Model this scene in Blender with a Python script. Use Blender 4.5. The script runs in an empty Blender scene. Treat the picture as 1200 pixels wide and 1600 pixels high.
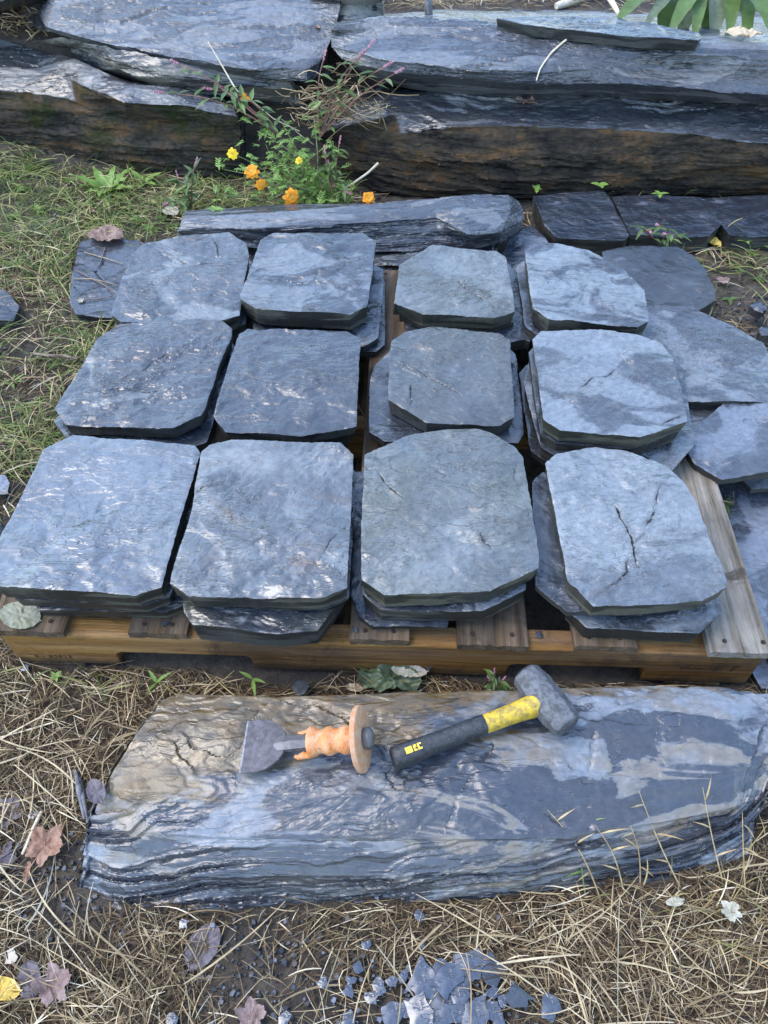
import bpy, math, random
import numpy as np
from mathutils import Vector, Matrix
S = bpy.context.scene
COL = S.collection
R = math.radians
random.seed(7)
rng = np.random.default_rng(7)

# ---------------------------------------------------------------- camera, world, sun, exposure
HC, PITCH, F = 1.19, R(50.4), 1200.0
cd = bpy.data.cameras.new('camera'); cam = bpy.data.objects.new('camera', cd); COL.objects.link(cam)
cam.location = (0, 0, HC); cam.rotation_euler = (R(90) - PITCH, 0, 0)
cd.sensor_fit = 'VERTICAL'; cd.sensor_height = 24; cd.lens = 24 * F / 1600; cd.clip_start = 0.02; cd.clip_end = 500
S.camera = cam
SUN_EL, SUN_AZ = 60, -85          # azimuth measured from +Y towards +X
w = bpy.data.worlds.new('World'); S.world = w; w.use_nodes = True
wn = w.node_tree; bgn = wn.nodes['Background']
sky = wn.nodes.new('ShaderNodeTexSky'); sky.sky_type = 'NISHITA'; sky.sun_disc = False
sky.sun_elevation = R(SUN_EL); sky.sun_rotation = R(SUN_AZ); sky.air_density = 1.15; sky.dust_density = .8; sky.ozone_density = 1.0
wn.links.new(sky.outputs[0], bgn.inputs[0]); bgn.inputs[1].default_value = 0.15
sl = bpy.data.lights.new('sun', 'SUN'); sl.energy = 0.6; sl.angle = R(32); sl.color = (1, .92, .80)
so = bpy.data.objects.new('sun', sl); COL.objects.link(so)
sd = Vector((math.sin(R(SUN_AZ)) * math.cos(R(SUN_EL)), math.cos(R(SUN_AZ)) * math.cos(R(SUN_EL)), math.sin(R(SUN_EL))))
so.rotation_euler = sd.to_track_quat('Z', 'Y').to_euler()
S.view_settings.view_transform = 'Standard'; S.view_settings.look = 'None'
S.view_settings.exposure = 2.12; S.view_settings.gamma = 1; S.view_settings.use_curve_mapping = False

# ---------------------------------------------------------------- pixel -> place helpers (design-time measuring)
def ray(px, py):
    a = (px - 600) / F; b = -(py - 800) / F
    c, s = math.cos(PITCH), math.sin(PITCH)
    return np.array([a, c + b * s, -s + b * c])       # forward=(0,c,-s), up=(0,s,c)
def P(px, py, z=0.0):
    d = ray(px, py); t = (z - HC) / d[2]
    return np.array([d[0] * t, d[1] * t, z])
def PY(px, py, y):
    d = ray(px, py); t = y / d[1]
    return np.array([d[0] * t, y, HC + d[2] * t])

# ---------------------------------------------------------------- numpy noise
_perm = np.random.default_rng(3).permutation(256); _perm = np.concatenate([_perm, _perm, _perm])
_grad = np.random.default_rng(4).normal(size=(256, 3)); _grad /= np.linalg.norm(_grad, axis=1)[:, None]
def pn(x, y, z):
    x, y, z = np.broadcast_arrays(np.asarray(x, float), np.asarray(y, float), np.asarray(z, float))
    xi, yi, zi = np.floor(x).astype(int), np.floor(y).astype(int), np.floor(z).astype(int)
    xf, yf, zf = x - xi, y - yi, z - zi
    u, v, w_ = [t * t * t * (t * (t * 6 - 15) + 10) for t in (xf, yf, zf)]
    xi &= 255; yi &= 255; zi &= 255
    def g(i, j, k):
        h = _perm[_perm[_perm[(xi + i) & 255] + ((yi + j) & 255)] + ((zi + k) & 255)]
        q = _grad[h]
        return q[..., 0] * (xf - i) + q[..., 1] * (yf - j) + q[..., 2] * (zf - k)
    def lp(a, b, t): return a + t * (b - a)
    return 1.6 * lp(lp(lp(g(0,0,0), g(1,0,0), u), lp(g(0,1,0), g(1,1,0), u), v),
              lp(lp(g(0,0,1), g(1,0,1), u), lp(g(0,1,1), g(1,1,1), u), v), w_)
def fbm(x, y, z, o=4, lac=2.1, gain=.5):
    a, s, t = 1.0, 0.0, 0.0
    x, y, z = np.asarray(x, float), np.asarray(y, float), np.asarray(z, float)
    for i in range(o):
        s = s + a * pn(x + 17.3 * i, y - 9.1 * i, z + 5.7 * i); t += a; a *= gain; x = x * lac; y = y * lac; z = z * lac
    return s / t
def terrace(v, step, sharp=.12):
    q = v / step; f = np.floor(q); r = q - f
    k = np.clip((r - (1 - sharp)) / sharp, 0, 1)
    return (f + k * k * (3 - 2 * k)) * step

# ---------------------------------------------------------------- objects
def mesh_obj(name, V, Fc, mats=None, midx=None, parent=None, loc=(0, 0, 0), smooth=True, sharp=None, rot=None):
    me = bpy.data.meshes.new(name)
    V = np.asarray(V, dtype=float)
    if isinstance(Fc, np.ndarray):
        n, k = Fc.shape
        me.vertices.add(len(V)); me.vertices.foreach_set('co', V.ravel())
        me.loops.add(n * k); me.loops.foreach_set('vertex_index', Fc.ravel().astype(np.int32))
        me.polygons.add(n); me.polygons.foreach_set('loop_start', (np.arange(n) * k).astype(np.int32))
        me.update(calc_edges=True); me.validate()
    else:
        me.from_pydata([tuple(v) for v in V], [], Fc)
    if mats is not None:
        for m in (mats if isinstance(mats, (list, tuple)) else [mats]): me.materials.append(m)
    if midx is not None and len(midx) == len(me.polygons): me.polygons.foreach_set('material_index', np.asarray(midx, dtype=np.int32))
    me.polygons.foreach_set('use_smooth', np.full(len(me.polygons), bool(smooth)))
    if smooth and sharp: me.set_sharp_from_angle(angle=R(sharp))
    me.update()
    o = bpy.data.objects.new(name, me); COL.objects.link(o); o.location = loc
    if rot is not None: o.rotation_euler = rot
    if parent is not None: o.parent = parent
    return o
def tag(o, label=None, cat=None, group=None, kind=None):
    if label: o['label'] = label
    if cat: o['category'] = cat
    if group: o['group'] = group
    if kind: o['kind'] = kind
    return o
def empty(name, loc, label, cat, group=None, rot=(0, 0, 0)):
    o = bpy.data.objects.new(name, None); COL.objects.link(o); o.location = loc; o.rotation_euler = rot; o.empty_display_size = .05
    return tag(o, label, cat, group)

def vattr(o, name, vals):
    a = o.data.attributes.new(name, 'FLOAT', 'POINT'); v = np.zeros(len(o.data.vertices), dtype=np.float32); v[:len(vals)] = vals; a.data.foreach_set('value', v)

class MB:                                              # mesh collector
    def __init__(s): s.v = []; s.f = []; s.m = []
    def add(s, V, Fc, m=0):
        b = len(s.v); s.v += [tuple(v) for v in V]; s.f += [tuple(i + b for i in f) for f in Fc]; s.m += [m] * len(Fc)
    def tube(s, pts, rad, n=6, m=0, cap=True):
        pts = [np.asarray(p, float) for p in pts]
        if not hasattr(rad, '__len__'): rad = [rad] * len(pts)
        V = []; up = np.array([0, 0, 1.0])
        for i, p in enumerate(pts):
            d = pts[min(i + 1, len(pts) - 1)] - pts[max(i - 1, 0)]; d /= (np.linalg.norm(d) + 1e-9)
            a = np.cross(d, up if abs(d[2]) < .9 else np.array([1.0, 0, 0])); a /= np.linalg.norm(a); b = np.cross(d, a)
            for k in range(n):
                t = 2 * math.pi * k / n; V.append(p + rad[i] * (math.cos(t) * a + math.sin(t) * b))
        Fc = [(i*n+k, i*n+(k+1)%n, (i+1)*n+(k+1)%n, (i+1)*n+k) for i in range(len(pts)-1) for k in range(n)]
        if cap: Fc += [tuple(range(n))[::-1], tuple((len(pts)-1)*n + k for k in range(n))]
        s.add(V, Fc, m)
    def box(s, c0, c1, m=0):
        x0, y0, z0 = c0; x1, y1, z1 = c1
        V = [(x0,y0,z0),(x1,y0,z0),(x1,y1,z0),(x0,y1,z0),(x0,y0,z1),(x1,y0,z1),(x1,y1,z1),(x0,y1,z1)]
        s.add(V, [(0,3,2,1),(4,5,6,7),(0,1,5,4),(1,2,6,5),(2,3,7,6),(3,0,4,7)], m)
    def leaf(s, base, dirv, L, W, up=(0,0,1), bend=.25, fold=.25, m=0, n=5, pw=1.0, wavy=0):
        base = np.asarray(base, float); d = np.asarray(dirv, float); d = d / np.linalg.norm(d); up = np.asarray(up, float)
        sd_ = np.cross(d, up); sd_ /= (np.linalg.norm(sd_) + 1e-9); u = np.cross(sd_, d)
        V = []; 
        for i in range(n + 1):
            t = i / n; c = base + d * L * t - u * bend * L * t * t * .8
            wd = W * .5 * (math.sin(math.pi * min(1, t ** .75 * .97 + .03)) ** pw) + W * .015
            wv = wavy * W * math.sin(i * 2.3)
            V += [c + sd_ * wd + u * (fold * wd + wv), c, c - sd_ * wd + u * (fold * wd - wv)]
        Fc = []
        for i in range(n):
            a = i * 3; Fc += [(a, a+1, a+4, a+3), (a+1, a+2, a+5, a+4)]
        s.add(V, Fc, m)
    def build(s, name, mats, parent=None, loc=(0,0,0), smooth=True, sharp=40, rot=None):
        return mesh_obj(name, np.array(s.v), s.f, mats, s.m, parent, loc, smooth, sharp, rot)

# ---------------------------------------------------------------- materials
class NT:
    def __init__(s, name):
        s.m = bpy.data.materials.new(name); s.m.use_nodes = True; s.t = s.m.node_tree; s.b = s.t.nodes['Principled BSDF']
        s.tc = s.t.nodes.new('ShaderNodeTexCoord')
    def n(s, typ, **kw):
        x = s.t.nodes.new(typ)
        for k, v in kw.items(): setattr(x, k, v)
        return x
    def L(s, a, b): s.t.links.new(a, b)
    def coord(s, off=(0,0,0), rot=0, scale=(1,1,1), src='Object'):
        mp = s.n('ShaderNodeMapping'); mp.inputs['Location'].default_value = off; mp.inputs['Rotation'].default_value = (0,0,rot); mp.inputs['Scale'].default_value = scale
        s.L(s.tc.outputs[src], mp.inputs[0]); return mp.outputs[0]
    def noise(s, co, scale, detail=4, rough=.55, dist=0.0):
        x = s.n('ShaderNodeTexNoise'); s.L(co, x.inputs['Vector']); x.inputs['Scale'].default_value = scale
        x.inputs['Detail'].default_value = detail; x.inputs['Roughness'].default_value = rough; x.inputs['Distortion'].default_value = dist
        return x.outputs[0]
    def ramp(s, v, stops, interp='LINEAR'):
        x = s.n('ShaderNodeValToRGB'); x.color_ramp.interpolation = interp; e = x.color_ramp.elements
        while len(e) < len(stops): e.new(.5)
        for i, (p, c) in enumerate(stops):
            e[i].position = p; e[i].color = (c, c, c, 1) if not hasattr(c, '__len__') else (*c, 1)
        s.L(v, x.inputs[0]); return x.outputs[0]
    def mix(s, f, a, b, mode='MIX'):
        x = s.n('ShaderNodeMix'); x.data_type = 'RGBA'; x.blend_type = mode
        for v, i in ((f, x.inputs[0]), (a, x.inputs[6]), (b, x.inputs[7])):
            if hasattr(v, 'links'): s.L(v, i)
            elif hasattr(v, '__len__'): i.default_value = (*v, 1)
            else: i.default_value = v
        return x.outputs[2]
    def math(s, op, a, b=0.0, c=None):
        x = s.n('ShaderNodeMath'); x.operation = op
        for v, i in ((a, 0), (b, 1), (c, 2)):
            if v is None: continue
            if hasattr(v, 'links'): s.L(v, x.inputs[i])
            else: x.inputs[i].default_value = v
        return x.outputs[0]
    def bump(s, h, dist, strength=1.0, prev=None):
        x = s.n('ShaderNodeBump'); x.inputs['Distance'].default_value = dist; x.inputs['Strength'].default_value = strength
        s.L(h, x.inputs['Height'])
        if prev is not None: s.L(prev, x.inputs['Normal'])
        return x.outputs[0]
    def set(s, **kw):
        for k, v in kw.items():
            i = s.b.inputs[k]
            if hasattr(v, 'links'): s.L(v, i)
            elif hasattr(v, '__len__') and len(v) == 3: i.default_value = (*v, 1)
            else: i.default_value = v
        return s.m

def mat_slate(name, seed=0, dry=.5, cloud=.5, rust=0.0, olive=0.0, scale=7.0, rot=0.3, dark=(.052,.060,.080), light=(.20,.22,.25),
              tint=(.11,.124,.15), steps=9, stretch=2.4, rough=(.17,.36), relief=1.0, crisp=.03):
    t = NT(name); off = (seed * 3.17, seed * 1.73, seed * .91)
    co = t.coord(off, rot); cs = t.coord(off, rot, (1, stretch, 1.6))
    n1 = t.noise(t.coord(off, rot, (1, 1.35, 1)), scale, 9, .60, .9)
    th = .66 - .26 * dry
    mask = t.ramp(n1, [(th - .03, 0), (th, .22), (th + .5 * crisp + .012, .80), (th + .14, 1)])
    n2 = t.noise(co, scale * .6, 7, .62, .4)
    cl = t.ramp(n2, [(.36, 0), (.66, 1)])
    n3 = t.noise(co, 95, 5, .7)
    sp = t.ramp(n3, [(.3, (.29,.305,.305)), (.7, (.53,.55,.555))])
    base = t.mix(t.math('MULTIPLY', cl, cloud), dark, tuple(v * 1.25 for v in tint))
    base = t.mix(t.math('MULTIPLY', t.ramp(t.noise(co, scale * 1.3, 9, .62, .8), [(.50, 0), (.64, .7)]), cloud), base, tuple(v * 1.5 for v in tint))
    base = t.mix(t.math('MULTIPLY', mask, .95), base, tuple(v * 1.45 for v in light))
    n5 = t.noise(cs, 26, 8, .68, .6)
    clus = t.ramp(t.noise(co, 6, 3, .5), [(.45, 0), (.62, 1)])
    base = t.mix(t.math('MULTIPLY', t.ramp(n5, [(.60, 0), (.68, .22)]), clus), base, (.27, .29, .30))
    base = t.mix(t.math('MULTIPLY', t.ramp(n5, [(.32, .6), (.39, 0)]), clus), base, (.032, .034, .040))
    if olive:
        base = t.mix(t.math('MULTIPLY', t.ramp(t.noise(co, 4.2, 6, .6, .5), [(.42, 0), (.62, 1)]), olive), base, (.155, .145, .085))
    if rust:
        base = t.mix(t.math('MULTIPLY', t.ramp(t.noise(co, 9.5, 6, .65, .5), [(.58, 0), (.68, 1)]), rust), base, (.30, .155, .065))
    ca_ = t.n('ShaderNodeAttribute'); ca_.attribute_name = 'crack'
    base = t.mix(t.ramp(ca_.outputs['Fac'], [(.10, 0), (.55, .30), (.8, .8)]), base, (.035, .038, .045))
    base = t.mix(1.0, base, sp, 'MULTIPLY')
    nb = t.noise(cs, 5.5, 6, .55, .5)
    q = t.math('MULTIPLY', nb, steps * 1.15); fl = t.math('FLOOR', q); fr = t.math('SUBTRACT', q, fl)
    st = t.math('ADD', fl, t.math('POWER', fr, 14.0))
    vein = t.ramp(t.math('POWER', fr, 14.0), [(.35, 0), (.8, 1)])
    nb2 = t.noise(t.coord(off, rot + .25, (1, stretch * 1.3, 1.6)), 13, 7, .6, .8); f2 = t.math('FRACT', t.math('MULTIPLY', nb2, 9.0)); v2 = t.math('POWER', f2, 10.0)
    c3 = t.ramp(t.noise(t.coord((off[0] - 3, off[1] + 2, 0)), 7, 3, .5), [(.50, 0), (.60, 1)])
    base = t.mix(t.math('MULTIPLY', t.math('MULTIPLY', t.ramp(v2, [(.3, 0), (.8, 1)]), c3), .7), base, (.030, .032, .04))
    base = t.mix(t.math('MULTIPLY', t.math('MULTIPLY', vein, t.ramp(n2, [(.42, .1), (.54, 1)])), .75), base, (.035, .037, .045))
    cl2 = t.ramp(t.noise(t.coord((off[0] + 5, off[1], 0)), 3.4, 4, .5), [(.50, 0), (.60, 1)])
    bp = t.bump(t.math('MULTIPLY', st, t.math('ADD', t.math('MULTIPLY', cl2, .8), .22)), .0019 * relief, 1.0)
    bp = t.bump(t.math('MULTIPLY', t.math('ADD', t.math('FLOOR', t.math('MULTIPLY', nb2, 9.0)), v2), c3), .0010 * relief, 1.0, bp)
    bp = t.bump(t.math('MULTIPLY', n5, t.math('ADD', clus, .10)), .0013 * relief, .9, bp)
    bp = t.bump(n3, .00035, .6, bp)
    rg = t.mix(mask, (rough[0],)*3, (rough[1],)*3)
    rg = t.mix(t.math('MULTIPLY', cl, .40), rg, (.48,)*3)
    rg = t.mix(t.ramp(n3, [(.35, .0), (.75, .25)]), rg, (.6,)*3)
    t.set(**{'Base Color': base, 'Roughness': rg, 'Normal': bp, 'Specular IOR Level': .8})
    return t.m

def mat_side(name='slate_cut_edge', seed=0, col=(.036,.037,.033), lite=(.125,.123,.098)):
    t = NT(name); co = t.coord((seed, seed * .7, 0), 0, (1, 1, 1)); cs = t.coord((seed, 0, 0), 0, (1, 1, 6))
    n1 = t.noise(cs, 5.5, 4, .5, .8); m = t.ramp(n1, [(.47, 0), (.53, .9), (.7, 1)])
    n2 = t.noise(cs, 60, 5, .6)
    base = t.mix(m, col, lite); base = t.mix(1.0, base, t.ramp(n2, [(.3, .38), (.7, .68)]), 'MULTIPLY')
    sn = t.noise(t.coord((0,0,seed), 0, (2, 2, 40)), 4, 5, .6)
    bp = t.bump(sn, .0015); bp = t.bump(n2, .0006, .7, bp)
    t.set(**{'Base Color': base, 'Roughness': t.mix(m, (.42,)*3, (.62,)*3), 'Normal': bp, 'Specular IOR Level': .35})
    return t.m

def mat_boulder(name, seed=0, tan=0.0, zone=None, rust=.0, moss=.0, dry=.5, steep_rust_shade=0.0, rot=.1, dark=(.055,.058,.066), light=(.19,.20,.215), oliv=.2, strat=1.0):
    t = NT(name); off = (seed * 2.3, seed * 1.1, seed * .7)
    co = t.coord(off, rot); cs = t.coord(off, rot, (1, 2.6, 5.0)); cv = t.coord(off, rot, (1.0, 1.5, 2.8))
    n1 = t.noise(cs, 3.2, 7, .55, 1.0); th = .64 - .24 * dry
    mask = t.ramp(n1, [(th, 0), (th + .025, .85), (th + .15, 1)])
    n2 = t.noise(co, 4, 7, .62, .4); n3 = t.noise(co, 70, 6, .7); n5 = t.noise(cs, 14, 8, .68, .6); n6 = t.noise(cv, 7, 9, .70, .5)
    base = t.mix(t.ramp(n2, [(.36, 0), (.66, .6)]), dark, (.105, .112, .125))
    base = t.mix(mask, base, light)
    base = t.mix(t.ramp(n5, [(.31, .6), (.38, 0)]), base, (.03, .032, .036))
    if oliv: base = t.mix(t.math('MULTIPLY', t.ramp(t.noise(cs, 2.1, 6, .6, .8), [(.48, 0), (.60, 1)]), oliv), base, (.15, .135, .085))
    if tan: base = t.mix(t.math('MULTIPLY', t.math('MULTIPLY', mask, t.ramp(t.noise(co, 4.5, 5, .6, .6), [(.46, 0), (.56, 1)])), tan), base, (.27, .215, .145))
    if zone:                                           # algae stained strip along one long side
        sz = t.n('ShaderNodeSeparateXYZ'); t.L(t.tc.outputs['Object'], sz.inputs[0])
        zz_ = t.math('ADD', t.math('ADD', t.math('MULTIPLY', sz.outputs[1], zone[1]), t.math('MULTIPLY', sz.outputs[0], zone[0])), t.math('MULTIPLY', t.noise(cs, 5, 6, .6, .8), .5))
        base = t.mix(t.math('MULTIPLY', t.ramp(zz_, [(zone[2], 0), (zone[2] + .03, .85)]), 1.0), base, t.mix(t.ramp(n5, [(.4, 0), (.6, 1)]), (.090, .062, .020), (.21, .12, .022)))
    if rust: base = t.mix(t.math('MULTIPLY', t.ramp(t.noise(cs, 3.3, 7, .62, .8), [(.50, 0), (.62, 1)]), rust), base, (.20, .115, .05))
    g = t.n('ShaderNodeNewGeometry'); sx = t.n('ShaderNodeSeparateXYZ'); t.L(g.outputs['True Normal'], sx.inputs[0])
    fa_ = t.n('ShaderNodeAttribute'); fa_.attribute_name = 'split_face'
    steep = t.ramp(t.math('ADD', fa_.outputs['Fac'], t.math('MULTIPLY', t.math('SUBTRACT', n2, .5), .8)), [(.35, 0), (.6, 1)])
    if steep_rust_shade:                                     # iron staining on the split faces, their shade painted in as darker brown
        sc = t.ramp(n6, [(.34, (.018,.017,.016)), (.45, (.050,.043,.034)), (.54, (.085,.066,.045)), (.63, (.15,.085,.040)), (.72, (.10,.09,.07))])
        base = t.mix(t.math('MULTIPLY', steep, steep_rust_shade), base, sc)
    if moss:
        mm = t.math('MULTIPLY', t.ramp(t.noise(co, 5, 8, .7), [(.50, 0), (.62, 1)]), steep)
        base = t.mix(t.math('MULTIPLY', mm, moss), base, (.032, .045, .012))
    base = t.mix(1.0, base, t.ramp(n3, [(.3, (.40,.41,.415)), (.7, (.74,.75,.76))]), 'MULTIPLY')
    q = t.math('MULTIPLY', t.noise(cs, 2.6, 6, .56, .5), 13.0); fl = t.math('FLOOR', q); fr = t.math('SUBTRACT', q, fl)
    st = t.math('ADD', fl, t.math('POWER', fr, 9.0))
    bp = t.bump(st, .0020 * strat, .9); bp = t.bump(n6, .0035 * strat, .8, bp); bp = t.bump(n5, .0018, .8, bp); bp = t.bump(n3, .0010, .6, bp)
    rg = t.mix(mask, (.22,)*3, (.42,)*3); sp_ = .75
    if steep_rust_shade or moss:                              # earthy crust is matt
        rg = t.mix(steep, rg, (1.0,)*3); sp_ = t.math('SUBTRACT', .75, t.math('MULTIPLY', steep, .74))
    t.set(**{'Base Color': base, 'Roughness': rg, 'Normal': bp, 'Specular IOR Level': sp_})
    return t.m

def mat_wood(name, c0, c1, c2, axis='x', grey=0.0, seed=0, mud=None):
    t = NT(name); sc = {'x': (1, 22, 22), 'y': (22, 1, 22)}[axis]
    cs = t.coord((seed * 1.3, seed * .7, seed * .31), 0, sc); co = t.coord((seed, 0, 0))
    n1 = t.noise(cs, 3.0, 8, .65, .6); n2 = t.noise(co, 6, 5, .6); n3 = t.noise(cs, 14, 6, .7)
    base = t.ramp(n1, [(.3, c0), (.5, c1), (.7, c2)])
    base = t.mix(t.ramp(n2, [(.45, 0), (.68, .7)]), base, tuple(x * .45 for x in c0))
    if grey: base = t.mix(t.math('MULTIPLY', t.ramp(t.noise(cs, 2, 6, .7), [(.42, 0), (.6, 1)]), grey), base, (.32, .31, .29))
    base = t.mix(t.ramp(n3, [(.30, .8), (.40, 0)]), base, (.03, .022, .015))
    kn = t.noise(t.coord((seed, 1, 2), 0, (1, 1, 1)), 9, 8, .7, 1.2); base = t.mix(t.ramp(kn, [(.54, 0), (.66, .75)]), base, (.035, .025, .016))
    if mud is not None:
        sz = t.n('ShaderNodeSeparateXYZ'); t.L(t.tc.outputs['Object'], sz.inputs[0])
        md = t.math('ADD', sz.outputs[2], t.math('MULTIPLY', t.noise(co, 22, 8, .7), .055)); base = t.mix(t.ramp(md, [(mud, .85), (mud + .02, 0)]), base, (.045, .033, .022))
    bp = t.bump(n1, .006); bp = t.bump(n3, .0030, .9, bp)
    return t.set(**{'Base Color': base, 'Roughness': .75, 'Normal': bp, 'Specular IOR Level': .2})

def mat_island(name, stops, rough=.6, transl=0.0, spec=.3, noise_amt=.0, nscale=40):
    t = NT(name); g = t.n('ShaderNodeNewGeometry')
    base = t.ramp(g.outputs['Random Per Island'], stops)
    nz = t.noise(t.coord(), nscale, 4, .6)
    base = t.mix(1.0, base, t.ramp(nz, [(.3, .72), (.7, 1.22)]), 'MULTIPLY')
    t.set(**{'Base Color': base, 'Roughness': rough, 'Specular IOR Level': spec})
    if transl:
        tr = t.n('ShaderNodeBsdfTranslucent'); t.L(base, tr.inputs[0]); mx = t.n('ShaderNodeMixShader'); mx.inputs[0].default_value = transl
        out = t.t.nodes['Material Output']; t.L(t.b.outputs[0], mx.inputs[1]); t.L(tr.outputs[0], mx.inputs[2]); t.L(mx.outputs[0], out.inputs[0])
    return t.m

def mat_plain(name, c0, c1, scale=30, rough=.5, metal=0.0, bumpd=.0008, lo=.4, hi=.6, spec=.5, c2=None, rough2=None):
    t = NT(name); n = t.noise(t.coord(), scale, 7, .65, .4); f = t.ramp(n, [(lo, 0), (hi, 1)])
    base = t.mix(f, c0, c1)
    if c2: base = t.mix(t.ramp(t.noise(t.coord((3,1,2)), scale * 1.7, 7, .7), [(.60, 0), (.66, 1)]), base, c2)
    return t.set(**{'Base Color': base, 'Roughness': t.mix(f, (rough,)*3, (rough2 or rough,)*3), 'Metallic': metal, 'Specular IOR Level': spec,
                    'Normal': t.bump(t.noise(t.coord(), scale * 4, 6, .7), bumpd)})

# ---------------------------------------------------------------- ground
def gz(x, y):
    x = np.asarray(x, float); y = np.asarray(y, float)
    t = np.clip((y - 2.36) / .42, 0, 1); t = t * t * (3 - 2 * t)
    far = np.clip((y - 2.9) / 6, 0, 1)
    return t * .30 + far * .25 + .010 * fbm(x * 3, y * 3, 0.3, 3) + .004 * fbm(x * 25, y * 25, 1.3, 3)
def ground():
    a = np.arange(-1.5, 1.5001, .010); ex = 1.5 + np.cumsum(.02 * 1.22 ** np.arange(32)); ex = ex[ex < 60]
    xs = np.concatenate([-ex[::-1], a, ex])
    b = np.arange(0.0, 3.4001, .010); xs2 = np.concatenate([-ex[::-1] + 1.5, b, ex + 1.9])
    X, Y = np.meshgrid(xs, xs2); Z = gz(X, Y)
    lump = .006 * fbm(X * 60, Y * 60, 4.4, 3); Z = Z + lump
    V = np.stack([X, Y, Z], -1).reshape(-1, 3); nx, ny = len(xs), len(xs2)
    i = np.arange((ny - 1) * (nx - 1)); r, c = i // (nx - 1), i % (nx - 1); a0 = r * nx + c
    Fc = np.stack([a0, a0 + 1, a0 + nx + 1, a0 + nx], 1)
    t = NT('damp_soil'); co = t.coord(); n1 = t.noise(co, 5, 8, .65); n2 = t.noise(co, 90, 8, .75); n3 = t.noise(co, 26, 6, .7)
    base = t.mix(t.ramp(n1, [(.4, 0), (.62, 1)]), (.035, .028, .022), (.085, .066, .046))
    base = t.mix(t.ramp(n3, [(.55, 0), (.68, .7)]), base, (.022, .022, .024))
    base = t.mix(1.0, base, t.ramp(n2, [(.3, .55), (.7, 1.45)]), 'MULTIPLY')
    t.set(**{'Base Color': base, 'Roughness': .85, 'Normal': t.bump(n2, .006, .9, t.bump(n3, .012, .9))})
    o = mesh_obj('ground', V, Fc, t.m); tag(o, 'damp brown soil under the straw and slates', kind='structure')
ground()

# ---------------------------------------------------------------- boulders: stations of closed profiles
def _pt(p):
    if len(p) == 4 and p[3] == 'y': return PY(p[0], p[1], p[2])
    if len(p) == 4: return np.array(p[1:], float)
    return P(*p)
def _cat(Pk, n, cyc=False):
    Pk = np.asarray(Pk, float); K = len(Pk)
    seg = K if cyc else K - 1
    t = np.linspace(0, seg, n, endpoint=not cyc); i = np.minimum(np.floor(t).astype(int), seg - 1); f = (t - i)
    f = f.reshape((-1,) + (1,) * (Pk.ndim - 1))
    ix = (lambda j: j % K) if cyc else (lambda j: np.clip(j, 0, K - 1))
    p0, p1, p2, p3 = Pk[ix(i-1)], Pk[ix(i)], Pk[ix(i+1)], Pk[ix(i+2)]
    cr = .5 * ((2*p1) + (-p0+p2)*f + (2*p0-5*p1+4*p2-p3)*f*f + (-p0+3*p1-3*p2+p3)*f**3)
    return .15 * cr + .85 * (p1 * (1 - f) + p2 * f)
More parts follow.
